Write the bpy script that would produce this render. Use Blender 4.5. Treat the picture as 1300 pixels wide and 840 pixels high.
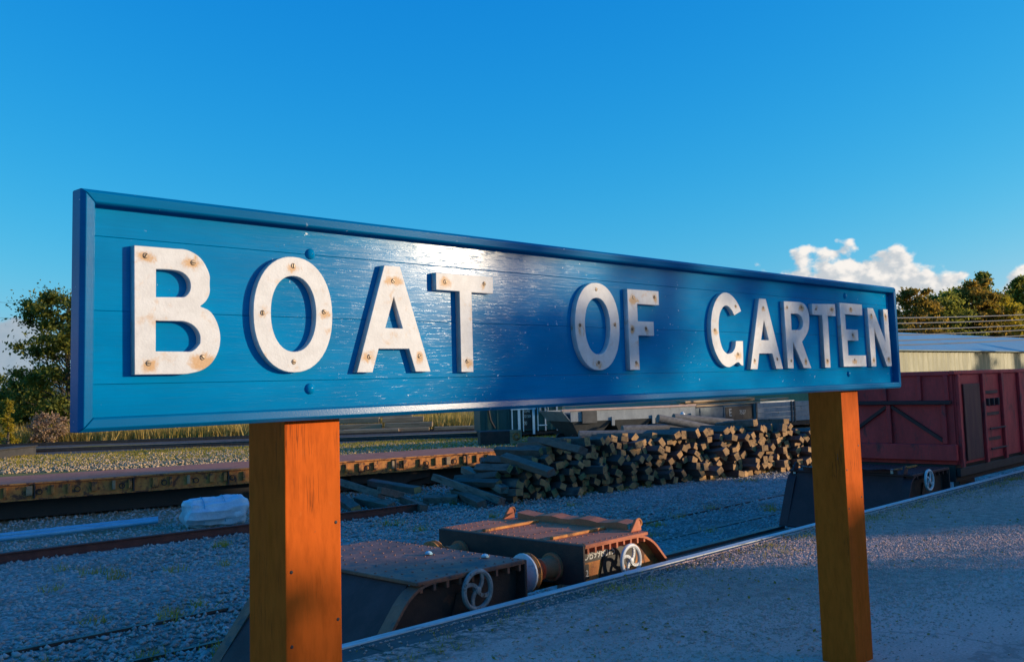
import bpy, bmesh, math, random
import numpy as np
from mathutils import Vector, Matrix

# ------------------------------------------------------------------ scene, camera, sky, sun
for o in list(bpy.data.objects): bpy.data.objects.remove(o)
S = bpy.context.scene
COL = S.collection
random.seed(7); RNG = np.random.default_rng(7)
rad = math.radians

# world: X along the platform (rails), Y away across the tracks, Z up, platform surface z = 0
EYE = np.array([0.0, 0.0, 1.65])
FPX, CX, CY = 1250.0, 650.0, 375.0            # lens in photo pixels (photo 1300 wide)
_r1 = np.array([1855 - CX, 453 - CY, FPX]); _r2 = np.array([0 - CX, 505 - CY, FPX])
_X = _r1 / np.linalg.norm(_r1); _Z = np.cross(_r1, _r2); _Z /= np.linalg.norm(_Z)
if _Z[1] > 0: _Z = -_Z
ROT = np.stack([_X, np.cross(_Z, _X), _Z])
cam = bpy.data.objects.new('camera', bpy.data.cameras.new('camera')); COL.objects.link(cam)
cam.data.sensor_fit = 'HORIZONTAL'; cam.data.sensor_width = 36.0
cam.data.lens = 36.0 * FPX / 1300.0
cam.data.shift_y = -45.0 / 1300.0
cam.data.clip_start = 0.05; cam.data.clip_end = 9000
M = Matrix.Identity(4)
for i in range(3):
    M[i][0] = ROT[i, 0]; M[i][1] = -ROT[i, 1]; M[i][2] = -ROT[i, 2]; M[i][3] = EYE[i]
cam.matrix_world = M
S.camera = cam

SUN_AZ = math.atan(0.954)                      # sun off the board's normal, towards +X
SUN_EL = rad(8.3)
SUN_DIR = Vector((math.sin(SUN_AZ) * math.cos(SUN_EL), -math.cos(SUN_AZ) * math.cos(SUN_EL), math.sin(SUN_EL)))
sun = bpy.data.objects.new('sun', bpy.data.lights.new('sun', 'SUN')); COL.objects.link(sun)
sun.data.energy = 5.0; sun.data.angle = rad(0.75); sun.data.color = (1.0, 0.80, 0.56)
sun.rotation_euler = SUN_DIR.to_track_quat('Z', 'Y').to_euler()
sun.location = (20, -20, 20)

S.view_settings.view_transform = 'Standard'; S.view_settings.look = 'None'
S.view_settings.exposure = 0.0; S.view_settings.gamma = 1.0
S.view_settings.use_curve_mapping = False
S.render.engine = 'CYCLES'

def pray(x, y): return ROT @ np.array([x - CX, y - CY, FPX])
def atZ(x, y, z): d = pray(x, y); return EYE + d * ((z - EYE[2]) / d[2])
def atY(x, y, Y): d = pray(x, y); return EYE + d * (Y / d[1])
def atX(x, y, X): d = pray(x, y); return EYE + d * (X / d[0])
def atD(x, y, D): d = pray(x, y); return EYE + d * (D / math.hypot(d[0], d[1]))

class NT:
    """small node helper"""
    def __init__(s, tree): s.t = tree; s.n = tree.nodes; s.l = tree.links
    def new(s, kind, **kw):
        nd = s.n.new(kind)
        for k, v in kw.items(): setattr(nd, k, v)
        return nd
    def put(s, nd, idx, v):
        if v is None: return
        if isinstance(v, bpy.types.NodeSocket): s.l.new(v, nd.inputs[idx])
        else: nd.inputs[idx].default_value = v
    def math(s, op, a, b=0.0, c=None, clamp=False):
        nd = s.new('ShaderNodeMath', operation=op); nd.use_clamp = clamp
        s.put(nd, 0, a); s.put(nd, 1, b)
        if c is not None: s.put(nd, 2, c)
        return nd.outputs[0]
    def vmath(s, op, a, b=None):
        nd = s.new('ShaderNodeVectorMath', operation=op); s.put(nd, 0, a)
        if b is not None: s.put(nd, 1, b)
        return nd.outputs['Value'] if op in ('DOT_PRODUCT', 'LENGTH', 'DISTANCE') else nd.outputs[0]
    def mix(s, f, a, b, blend='MIX'):
        nd = s.new('ShaderNodeMix', data_type='RGBA', blend_type=blend)
        s.put(nd, 0, f); s.put(nd, 6, a); s.put(nd, 7, b); return nd.outputs[2]
    def ramp(s, v, lo, hi, a=0.0, b=1.0, smooth=True):
        nd = s.new('ShaderNodeMapRange', interpolation_type='SMOOTHSTEP' if smooth else 'LINEAR')
        s.put(nd, 0, v); s.put(nd, 1, lo); s.put(nd, 2, hi); s.put(nd, 3, a); s.put(nd, 4, b); return nd.outputs[0]
    def noise(s, vec, scale, detail=4.0, rough=0.55, dist=0.0):
        nd = s.new('ShaderNodeTexNoise'); s.put(nd, 'Vector', vec); nd.inputs['Scale'].default_value = scale
        nd.inputs['Detail'].default_value = detail; nd.inputs['Roughness'].default_value = rough
        nd.inputs['Distortion'].default_value = dist; return nd.outputs['Fac']
    def mapping(s, vec, scale=(1, 1, 1), loc=(0, 0, 0), rot=(0, 0, 0)):
        nd = s.new('ShaderNodeMapping'); s.put(nd, 'Vector', vec)
        nd.inputs['Scale'].default_value = scale; nd.inputs['Location'].default_value = loc
        nd.inputs['Rotation'].default_value = rot; return nd.outputs[0]

def c4(c): return (c[0], c[1], c[2], 1.0)

def make_world():
    w = bpy.data.worlds.new('World'); S.world = w; w.use_nodes = True
    t = NT(w.node_tree); w.node_tree.nodes.clear()
    sky = t.new('ShaderNodeTexSky', sky_type='NISHITA'); sky.sun_disc = False
    sky.sun_elevation = SUN_EL; sky.sun_rotation = math.atan2(SUN_DIR.x, SUN_DIR.y)
    sky.air_density = 1.0; sky.dust_density = 0.8; sky.ozone_density = 3.0; sky.altitude = 0
    # cool white balance of the photograph: one gain and contrast per channel for the whole sky
    sp = t.new('ShaderNodeSeparateColor'); t.l.new(sky.outputs[0], sp.inputs[0]); cb = t.new('ShaderNodeCombineColor')
    for k, (gain, ex, cap) in enumerate(((5.9, 2.7, 1.6), (1.24, 0.92, 1.4), (1.03, 0.33, 1.25))):
        q = t.math('MULTIPLY', t.math('POWER', t.math('MULTIPLY', sp.outputs[k], 0.15), ex), gain)
        t.put(cb, k, t.math('DIVIDE', t.math('MINIMUM', q, cap), 0.15))
    bg = t.new('ShaderNodeBackground'); t.l.new(cb.outputs[0], bg.inputs[0]); bg.inputs[1].default_value = 0.15
    # low cumulus near the horizon, all the way round
    tc = t.new('ShaderNodeTexCoord'); d = tc.outputs['Generated']
    sep = t.new('ShaderNodeSeparateXYZ'); t.l.new(d, sep.inputs[0])
    hyp = t.math('SQRT', t.math('ADD', t.math('MULTIPLY', sep.outputs[0], sep.outputs[0]), t.math('MULTIPLY', sep.outputs[1], sep.outputs[1])))
    el = t.math('DIVIDE', sep.outputs[2], hyp)
    blobs = []
    def blob(x, y, wx, wy):
        v = pray(x, y); blobs.append((math.atan2(v[1], v[0]), v[2] / math.hypot(v[0], v[1]), wx / 1250.0, wy / 1250.0))
    blob(1080, 392, 120, 88); blob(1150, 402, 100, 72); blob(1210, 408, 85, 55); blob(1335, 385, 70, 50); blob(1025, 385, 80, 55)
    nright = len(blobs); blob(10, 440, 75, 40); blob(-70, 435, 80, 45); blob(22, 476, 70, 16); nleft = len(blobs)
    r = random.Random(3)
    for k in range(9): blobs.append((rad(100 + k * 29 + r.uniform(-8, 8)), r.uniform(0.05, 0.1), r.uniform(0.06, 0.12), r.uniform(0.03, 0.05)))
    az = t.math('ARCTAN2', sep.outputs[1], sep.outputs[0])
    best = None; left = None
    for bi, (a, e, wx, wy) in enumerate(blobs):
        if a > math.pi: a -= 2 * math.pi
        da = t.math('DIVIDE', t.math('SUBTRACT', az, a), wx)
        de = t.math('DIVIDE', t.math('SUBTRACT', el, e), wy)
        q = t.math('SUBTRACT', 1.0, t.math('SQRT', t.math('ADD', t.math('MULTIPLY', da, da), t.math('MULTIPLY', de, de))))
        best = q if best is None else t.math('MAXIMUM', best, q)
        if nright <= bi < nleft: left = q if left is None else t.math('MAXIMUM', left, q)
    cv = t.new('ShaderNodeCombineXYZ'); t.put(cv, 0, az); t.put(cv, 1, t.math('MULTIPLY', el, 1.25))
    n1 = t.noise(cv.outputs[0], 30, 8, 0.52)
    vor = t.new('ShaderNodeTexVoronoi', feature='SMOOTH_F1'); t.l.new(cv.outputs[0], vor.inputs['Vector']); vor.inputs['Scale'].default_value = 75
    dens = t.math('ADD', best, t.math('ADD', t.math('MULTIPLY', t.math('SUBTRACT', n1, 0.5), 1.25), t.math('MULTIPLY', t.math('SUBTRACT', 0.4, vor.outputs['Distance']), 0.35)))
    mask = t.ramp(dens, 0.12, 0.30)
    # shading: compare with the density towards the sun (up and to the right)
    cv2 = t.vmath('ADD', cv.outputs[0], (-0.006, 0.006, 0.0))
    n2 = t.noise(cv2, 30, 8, 0.52)
    shade = t.ramp(t.math('ADD', t.math('SUBTRACT', n1, n2), t.math('MULTIPLY', dens, -0.06)), -0.12, 0.08)
    low = t.ramp(el, 0.03, 0.085)
    lit = t.math('MULTIPLY', t.math('ADD', t.math('MULTIPLY', shade, 0.6), 0.4), t.math('ADD', t.math('MULTIPLY', low, 0.55), 0.45))
    lit = t.math('MULTIPLY', lit, t.ramp(left, -0.4, 0.0, 1.0, 0.22))   # the bank at the left is toned greyer
    ccol = t.mix(lit, c4((0.30, 0.40, 0.50)), c4((0.98, 0.92, 0.86)))
    bgc = t.new('ShaderNodeBackground'); t.l.new(ccol, bgc.inputs[0]); bgc.inputs[1].default_value = 1.0
    mx = t.new('ShaderNodeMixShader'); t.l.new(t.math('MULTIPLY', mask, 0.97), mx.inputs[0]); t.l.new(bg.outputs[0], mx.inputs[1]); t.l.new(bgc.outputs[0], mx.inputs[2])
    out = t.new('ShaderNodeOutputWorld'); t.l.new(mx.outputs[0], out.inputs[0])
make_world()

# ------------------------------------------------------------------ materials
def new_mat(name):
    m = bpy.data.materials.new(name); m.use_nodes = True; t = NT(m.node_tree)
    return m, t, m.node_tree.nodes['Principled BSDF']

def weathered(name, c1, c2, scale=4.0, rough=0.7, stretch=(1, 1, 1), bump=0.15, bscale=60, c3=None, c3lo=0.58, c3hi=0.7, c3scale=2.0,
              metal=0.0, spec=0.5, coat=0.0, rvar=0.15, world=False, ovar=0.0):
    m, t, p = new_mat(name)
    if world: src = t.new('ShaderNodeNewGeometry').outputs['Position']
    else: src = t.new('ShaderNodeTexCoord').outputs['Object']
    oi = t.new('ShaderNodeObjectInfo')
    v = src
    if not world:
        sc = t.new('ShaderNodeVectorMath', operation='SCALE'); sc.inputs[0].default_value = (37, 11, 23); t.l.new(oi.outputs['Random'], sc.inputs['Scale'])
        v = t.vmath('ADD', src, sc.outputs[0])
    v = t.mapping(v, stretch)
    n = t.noise(v, scale, 7, 0.62)
    col = t.mix(t.ramp(n, 0.32, 0.68), c4(c1), c4(c2))
    fine = t.noise(v, scale * 9, 4, 0.6)
    col = t.mix(t.math('MULTIPLY', t.ramp(fine, 0.35, 0.75), 0.35), col, c4([x * 0.45 for x in c1]))
    if c3 is not None:
        n3 = t.noise(v, c3scale, 8, 0.68, 0.4)
        col = t.mix(t.ramp(n3, c3lo, c3hi), col, c4(c3))
    if ovar: col = t.mix(t.math('MULTIPLY', oi.outputs['Random'], ovar), col, c4([x * 0.22 for x in c1]))
    t.put(p, 'Base Color', col)
    t.put(p, 'Roughness', t.math('ADD', t.math('MULTIPLY', t.math('SUBTRACT', n, 0.5), rvar * 2), rough))
    p.inputs['Metallic'].default_value = metal; p.inputs['Specular IOR Level'].default_value = spec
    p.inputs['Coat Weight'].default_value = coat
    if bump:
        b = t.new('ShaderNodeBump'); b.inputs['Strength'].default_value = bump; b.inputs['Distance'].default_value = 0.01
        t.put(b, 'Height', t.noise(v, bscale, 5, 0.6)); t.l.new(b.outputs[0], p.inputs['Normal'])
    return m

def sign_blue(name='blue_gloss_paint', trim=False):
    m, t, p = new_mat(name)
    pos = t.new('ShaderNodeNewGeometry').outputs['Position']
    big = t.noise(t.mapping(pos, (0.8, 1, 2.2)), 2.6, 6, 0.6)
    col = t.mix(t.ramp(big, 0.3, 0.7), c4((0.0, 0.165, 0.37)), c4((0.0, 0.215, 0.46)))
    grain = t.noise(t.mapping(pos, (2.2, 20, 55)), 3.0, 6, 0.6)
    col = t.mix(t.math('MULTIPLY', t.ramp(grain, 0.35, 0.7), 0.30), col, c4((0.0, 0.14, 0.29)))
    spots = t.noise(t.mapping(pos, (1, 1, 1)), 55, 3, 0.6); gate = t.noise(pos, 3.3, 3, 0.5)
    sp = t.math('MULTIPLY', t.ramp(spots, 0.70, 0.735), t.ramp(gate, 0.5, 0.6))
    col = t.mix(sp, col, c4((0.62, 0.72, 0.78)))
    t.put(p, 'Base Color', col)
    t.put(p, 'Roughness', t.ramp(grain, 0.3, 0.7, 0.12, 0.19))
    p.inputs['Specular IOR Level'].default_value = 0.05
    b = t.new('ShaderNodeBump'); b.inputs['Strength'].default_value = 0.20; b.inputs['Distance'].default_value = 0.0010
    h = t.math('ADD', t.math('MULTIPLY', t.ramp(t.noise(t.mapping(pos, (5, 40, 60)), 2.6, 4, 0.6), 0.5, 0.8), 0.8), t.math('MULTIPLY', t.noise(pos, 190, 2, 0.6), 0.22))
    if trim:
        t.put(p, 'Base Color', t.mix(0.38, col, c4((0.0, 0.03, 0.10)))); h = t.noise(pos, 260, 2, 0.6); b.inputs['Strength'].default_value = 0.16; p.inputs['Specular IOR Level'].default_value = 0.07
        for lk in list(p.inputs['Roughness'].links): t.l.remove(lk)
        p.inputs['Roughness'].default_value = 0.2
    t.put(b, 'Height', h); t.l.new(b.outputs[0], p.inputs['Normal'])
    return m

def letter_white(name, screws, seed):
    """old cream-white paint with rust bleeding from the screws (x, z local to board)"""
    m, t, p = new_mat(name)
    pos = t.new('ShaderNodeNewGeometry').outputs['Position']
    n = t.noise(pos, 26, 6, 0.62)
    col = t.mix(t.ramp(n, 0.3, 0.7), c4((0.62, 0.62, 0.605)), c4((0.54, 0.535, 0.52)))
    sx = t.new('ShaderNodeSeparateXYZ'); t.l.new(pos, sx.inputs[0])
    acc = None
    r = random.Random(seed)
    for (x, z) in screws:
        dx = t.math('DIVIDE', t.math('SUBTRACT', sx.outputs[0], x + r.uniform(-.004, .004)), r.uniform(0.026, 0.065))
        dz = t.math('DIVIDE', t.math('SUBTRACT', sx.outputs[2], z - r.uniform(0.0, 0.012)), r.uniform(0.024, 0.042))
        q = t.math('SUBTRACT', 1.0, t.math('SQRT', t.math('ADD', t.math('MULTIPLY', dx, dx), t.math('MULTIPLY', dz, dz))))
        q = t.math('MULTIPLY', q, r.uniform(0.35, 1.0))
        acc = q if acc is None else t.math('MAXIMUM', acc, q)
    acc = t.math('MAXIMUM', acc, 0.0)
    n2 = t.noise(t.mapping(pos, (1, 1, 0.8)), 34, 6, 0.65, 0.8)
    big = t.noise(t.mapping(pos, (1, 1, 1.3), (seed * 3.1, 0, 0)), 9, 5, 0.6)
    ru = t.math('ADD', t.ramp(t.math('ADD', acc, t.math('MULTIPLY', t.math('SUBTRACT', n2, 0.5), 1.3)), 0.18, 0.62),
                t.math('MULTIPLY', t.ramp(t.math('ADD', big, t.math('MULTIPLY', t.math('SUBTRACT', n2, 0.5), 0.5)), 0.56, 0.74), 0.6), clamp=True)
    col = t.mix(t.math('MULTIPLY', ru, 0.85), col, c4((0.50, 0.25, 0.06)))
    dirt = t.noise(pos, 75, 4, 0.7)
    col = t.mix(t.math('MULTIPLY', t.ramp(dirt, 0.62, 0.78), 0.45), col, c4((0.30, 0.27, 0.24)))
    t.put(p, 'Base Color', col); p.inputs['Roughness'].default_value = 0.55
    b = t.new('ShaderNodeBump'); b.inputs['Strength'].default_value = 0.35; b.inputs['Distance'].default_value = 0.002
    t.put(b, 'Height', t.noise(pos, 130, 4, 0.65)); t.l.new(b.outputs[0], p.inputs['Normal'])
    return m

def leaf_mat(name, cols, trans=0.35, scale=0.9):
    m, t, p = new_mat(name)
    pos = t.new('ShaderNodeNewGeometry').outputs['Position']; oi = t.new('ShaderNodeObjectInfo')
    n = t.noise(pos, scale, 5, 0.7); n2 = t.noise(pos, scale * 7, 2, 0.6)
    col = t.mix(t.ramp(n, 0.36, 0.6), c4(cols[0]), c4(cols[1]))
    col = t.mix(t.ramp(n2, 0.52, 0.7), col, c4(cols[2]))
    t.put(p, 'Base Color', col); p.inputs['Roughness'].default_value = 0.6; p.inputs['Specular IOR Level'].default_value = 0.25
    tr = t.new('ShaderNodeBsdfTranslucent'); t.l.new(col, tr.inputs[0])
    mx = t.new('ShaderNodeMixShader'); mx.inputs[0].default_value = trans
    t.l.new(p.outputs[0], mx.inputs[1]); t.l.new(tr.outputs[0], mx.inputs[2])
    out = [x for x in t.n if x.type == 'OUTPUT_MATERIAL'][0]; t.l.new(mx.outputs[0], out.inputs[0])
    return m

MAT = {}
MAT['blue'] = sign_blue()
MAT['blue_trim'] = sign_blue('blue_trim_paint', True)
MAT['post'] = weathered('brown_post_paint', (0.57, 0.103, 0.012), (0.64, 0.122, 0.014), 2.0, 0.5, (2.4, 2.4, 0.6), 0.10, 12, c3=(0.46, 0.085, 0.006), c3lo=0.56, c3hi=0.70, c3scale=2.2, rvar=0.1, spec=0.02)
def wear_post(m):
    t = NT(m.node_tree); p = m.node_tree.nodes['Principled BSDF']; pos = t.new('ShaderNodeNewGeometry').outputs['Position']
    col = p.inputs['Base Color'].links[0].from_socket
    fl = t.noise(t.mapping(pos, (34, 34, 1.1)), 1.0, 5, 0.6, 0.3)            # fine drying cracks along the grain
    crack = t.math('MULTIPLY', t.ramp(t.math('ABSOLUTE', t.math('SUBTRACT', fl, 0.5)), 0.004, 0.016, 1.0, 0.0), t.ramp(t.noise(pos, 3.1, 3), 0.52, 0.66))
    col = t.mix(t.math('MULTIPLY', crack, 0.75), col, c4((0.06, 0.022, 0.01)))
    chip = t.math('MULTIPLY', t.ramp(t.noise(t.mapping(pos, (1, 1, 0.6)), 38, 4, 0.6), 0.69, 0.73), t.ramp(t.noise(pos, 4.5, 3), 0.52, 0.62))
    col = t.mix(chip, col, c4((0.16, 0.09, 0.055)))
    scuff = t.math('MULTIPLY', t.ramp(t.noise(t.mapping(pos, (9, 9, 5), rot=(0.3, 0.5, 0)), 2.2, 5, 0.7), 0.62, 0.76), 0.22)
    col = t.mix(scuff, col, c4((0.62, 0.22, 0.06))); t.l.new(col, p.inputs['Base Color'])
wear_post(MAT['post'])
MAT['steel'] = weathered('screw_steel', (0.30, 0.24, 0.18), (0.18, 0.12, 0.07), 60, 0.5, metal=0.5, bump=0.1)
MAT['rust'] = weathered('rusty_deck_plate', (0.58, 0.175, 0.075), (0.44, 0.12, 0.052), 5, 0.75, bump=0.3, bscale=90, c3=(0.16, 0.07, 0.04), c3lo=0.58, c3hi=0.75, c3scale=3.5)
MAT['rust_orange'] = weathered('orange_rust', (0.60, 0.24, 0.05), (0.38, 0.125, 0.035), 9, 0.8, bump=0.4, bscale=50, c3=(0.11, 0.045, 0.025), c3lo=0.50, c3hi=0.60, c3scale=6)
MAT['rust_dark'] = weathered('dark_rusty_iron', (0.055, 0.028, 0.022), (0.03, 0.02, 0.018), 6, 0.7, bump=0.25, c3=(0.11, 0.04, 0.02), c3lo=0.58, c3hi=0.75, c3scale=5)
MAT['black'] = weathered('black_underframe', (0.018, 0.016, 0.016), (0.03, 0.024, 0.02), 7, 0.65, bump=0.2, c3=(0.06, 0.03, 0.02), c3lo=0.62, c3hi=0.75, c3scale=6)
MAT['maroon'] = weathered('faded_red_wagon_paint', (0.72, 0.036, 0.036), (0.52, 0.026, 0.026), 3.2, 0.6, (1, 1, 0.45), 0.2, 40, c3=(0.10, 0.022, 0.024), c3lo=0.54, c3hi=0.72, c3scale=4)
MAT['maroon_dark'] = weathered('dark_maroon_plate', (0.075, 0.018, 0.018), (0.05, 0.014, 0.014), 4, 0.65, bump=0.2, c3=(0.03, 0.015, 0.014), c3lo=0.55, c3hi=0.7)
MAT['white_iron'] = weathered('white_painted_iron', (0.72, 0.72, 0.70), (0.60, 0.60, 0.58), 14, 0.5, bump=0.15, c3=(0.22, 0.10, 0.05), c3lo=0.58, c3hi=0.68, c3scale=18)
MAT['shaded_iron'] = weathered('shaded_white_iron', (0.34, 0.33, 0.31), (0.22, 0.21, 0.20), 14, 0.6, bump=0.3, c3=(0.12, 0.06, 0.035), c3lo=0.54, c3hi=0.66, c3scale=18)  # white iron greyed in colour to stand for the wheel's shade
MAT['rust_black'] = weathered('blackened_rusty_plate', (0.36, 0.12, 0.06), (0.17, 0.07, 0.045), 4, 0.6, bump=0.5, bscale=30, c3=(0.06, 0.05, 0.05), c3lo=0.48, c3hi=0.64, c3scale=5)
MAT['text_white'] = weathered('white_lettering', (0.72, 0.70, 0.64), (0.55, 0.52, 0.46), 30, 0.6, bump=0)
MAT['panel_black'] = weathered('black_number_panel', (0.02, 0.018, 0.017), (0.035, 0.028, 0.024), 9, 0.6, bump=0.1)
MAT['sleeper'] = weathered('old_timber_sleeper', (0.20, 0.14, 0.115), (0.12, 0.085, 0.072), 5, 0.85, (0.5, 3, 3), 0.4, 40, c3=(0.045, 0.034, 0.03), c3lo=0.52, c3hi=0.68, c3scale=3, ovar=0.6)
MAT['sleeper_pale'] = weathered('pale_timber_sleeper', (0.27, 0.185, 0.14), (0.17, 0.115, 0.09), 5, 0.85, (0.5, 3, 3), 0.5, 40, c3=(0.06, 0.042, 0.035), c3lo=0.52, c3hi=0.66, c3scale=3, ovar=0.6)
MAT['sleeper_end'] = weathered('sawn_sleeper_end', (0.60, 0.34, 0.13), (0.40, 0.22, 0.09), 9, 0.85, bump=0.6, bscale=45, c3=(0.12, 0.07, 0.035), c3lo=0.54, c3hi=0.66, c3scale=11, ovar=0.5)
MAT['timber_pale'] = weathered('stacked_pale_timber', (0.40, 0.28, 0.16), (0.28, 0.19, 0.11), 3, 0.85, (0.4, 3, 3), 0.3, 20, c3=(0.12, 0.08, 0.05), c3lo=0.58, c3hi=0.68, c3scale=3)
MAT['log'] = weathered('grey_weathered_pole', (0.20, 0.185, 0.17), (0.12, 0.11, 0.10), 4, 0.85, (0.4, 4, 4), 0.3, 30)
MAT['redsteel'] = weathered('red_brown_rail', (0.13, 0.038, 0.028), (0.085, 0.026, 0.022), 5, 0.65, bump=0.2)
MAT['railtop'] = weathered('dull_rail_steel', (0.10, 0.075, 0.06), (0.06, 0.045, 0.04), 6, 0.45, metal=0.4, bump=0.1)
MAT['plastic'] = weathered('white_plastic_wrap', (0.50, 0.70, 0.80), (0.38, 0.56, 0.68), 7, 0.25, bump=0.3, bscale=25, rvar=0.1)
MAT['pipe'] = weathered('pale_blue_pipe', (0.14, 0.46, 0.66), (0.11, 0.38, 0.58), 5, 0.4, bump=0.05)
MAT['green_van'] = weathered('dark_green_paint', (0.022, 0.075, 0.06), (0.03, 0.09, 0.085), 2.5, 0.5, (1, 1, 0.4), 0.1, 20, c3=(0.05, 0.06, 0.045), c3lo=0.6, c3hi=0.75)
MAT['pale_blue_iron'] = weathered('pale_blue_painted_iron', (0.36, 0.62, 0.74), (0.30, 0.52, 0.64), 8, 0.5, bump=0.05)
MAT['grey_wagon'] = weathered('grey_wagon_paint', (0.30, 0.33, 0.34), (0.22, 0.245, 0.26), 2.5, 0.6, (1, 1, 0.5), 0.15, 20, c3=(0.12, 0.09, 0.07), c3lo=0.6, c3hi=0.74, c3scale=3)
MAT['grey_dark'] = weathered('dark_grey_hopper', (0.07, 0.075, 0.075), (0.045, 0.048, 0.05), 3, 0.65, bump=0.15, c3=(0.10, 0.065, 0.045), c3lo=0.6, c3hi=0.75)
MAT['blue_wagon'] = weathered('dull_blue_wagon', (0.10, 0.15, 0.18), (0.07, 0.105, 0.13), 3, 0.65, bump=0.15)
MAT['pink_edge'] = weathered('pinkish_top_rail', (0.62, 0.42, 0.34), (0.5, 0.34, 0.28), 5, 0.7, bump=0.1)
MAT['roof'] = weathered('sky_tinted_roof_sheet', (0.20, 0.35, 0.45), (0.24, 0.32, 0.38), 0.35, 0.4, (1, 1, 1), 0.05, 6, rvar=0.1)  # the sky's reflection is mixed into the sheet colour as blue
MAT['corr'] = weathered('cream_corrugated_sheet', (0.28, 0.27, 0.14), (0.21, 0.205, 0.11), 1.0, 0.6, (1, 1, 0.3), 0.05, 8)
MAT['corr_green'] = weathered('dark_green_corrugated_sheet', (0.035, 0.085, 0.06), (0.03, 0.07, 0.05), 1.0, 0.6, bump=0.05)
MAT['concrete'] = weathered('dark_concrete', (0.05, 0.047, 0.045), (0.03, 0.029, 0.028), 2, 0.9, bump=0.3)
MAT['bark'] = weathered('bark', (0.10, 0.085, 0.07), (0.055, 0.045, 0.035), 3, 0.9, (3, 3, 0.6), 0.4, 12)
MAT['brick'] = weathered('station_wall_paint', (0.55, 0.50, 0.42), (0.48, 0.43, 0.36), 1.5, 0.8)
MAT['slate'] = weathered('slate_roof', (0.10, 0.105, 0.115), (0.07, 0.075, 0.085), 3, 0.6)
MAT['edge_white'] = weathered('worn_white_edge_paint', (0.66, 0.66, 0.63), (0.50, 0.50, 0.48), 3, 0.7, (0.5, 3, 3), 0.2, 60, c3=(0.16, 0.15, 0.14), c3lo=0.58, c3hi=0.68, c3scale=3.5, world=True)
MAT['coping'] = weathered('mossy_coping_stone', (0.115, 0.105, 0.095), (0.075, 0.07, 0.06), 4, 0.85, (0.6, 1, 1), 0.4, 70, c3=(0.16, 0.125, 0.07), c3lo=0.55, c3hi=0.66, c3scale=2.6, world=True)
MAT['wire'] = weathered('weathered_wire', (0.17, 0.16, 0.15), (0.13, 0.125, 0.12), 3, 0.5, bump=0)
MAT['glass'] = weathered('dark_glass', (0.02, 0.025, 0.03), (0.03, 0.035, 0.04), 2, 0.1, bump=0)
MAT['stone'] = weathered('ballast_stone', (0.50, 0.455, 0.42), (0.28, 0.255, 0.24), 2.2, 0.85, bump=0.3, bscale=40, c3=(0.20, 0.145, 0.11), c3lo=0.56, c3hi=0.64, c3scale=7, world=True)
MAT['stone_sunlit'] = weathered('sunlit_ballast_stone', (0.60, 0.42, 0.23), (0.36, 0.25, 0.14), 2.2, 0.85, bump=0.3, bscale=40, c3=(0.12, 0.10, 0.085), c3lo=0.56, c3hi=0.64, c3scale=7, world=True)  # golden copy of the ballast stone, sunlight put into its colour
MAT['grit'] = weathered('sun_strip_grit', (0.72, 0.47, 0.38), (0.46, 0.29, 0.23), 9, 0.85, bump=0, world=True)
MAT['moss'] = leaf_mat('yellow_green_turf', [(0.30, 0.24, 0.03), (0.50, 0.36, 0.05), (0.46, 0.32, 0.14)], 0.4, 1.5)
MAT['drygrass'] = leaf_mat('dry_golden_grass', [(0.50, 0.33, 0.07), (0.62, 0.42, 0.12), (0.30, 0.25, 0.04)], 0.4, 0.5)
MAT['leaf_birch'] = leaf_mat('birch_leaves', [(0.06, 0.09, 0.016), (0.19, 0.20, 0.03), (0.36, 0.29, 0.035)], 0.45, 0.9)
MAT['leaf_dark'] = leaf_mat('dark_green_leaves', [(0.14, 0.17, 0.03), (0.32, 0.32, 0.05), (0.48, 0.40, 0.06)], 0.68, 0.6)
MAT['leaf_autumn'] = leaf_mat('turning_leaves', [(0.20, 0.16, 0.03), (0.40, 0.26, 0.04), (0.50, 0.28, 0.04)], 0.6, 0.5)
MAT['leaf_gold'] = leaf_mat('golden_leaves', [(0.30, 0.25, 0.02), (0.46, 0.34, 0.03), (0.20, 0.19, 0.025)], 0.55, 0.6)
MAT['leaf_pink'] = leaf_mat('dry_pinkish_seedheads', [(0.36, 0.22, 0.14), (0.45, 0.30, 0.18), (0.20, 0.14, 0.07)], 0.35, 2.0)

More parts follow.
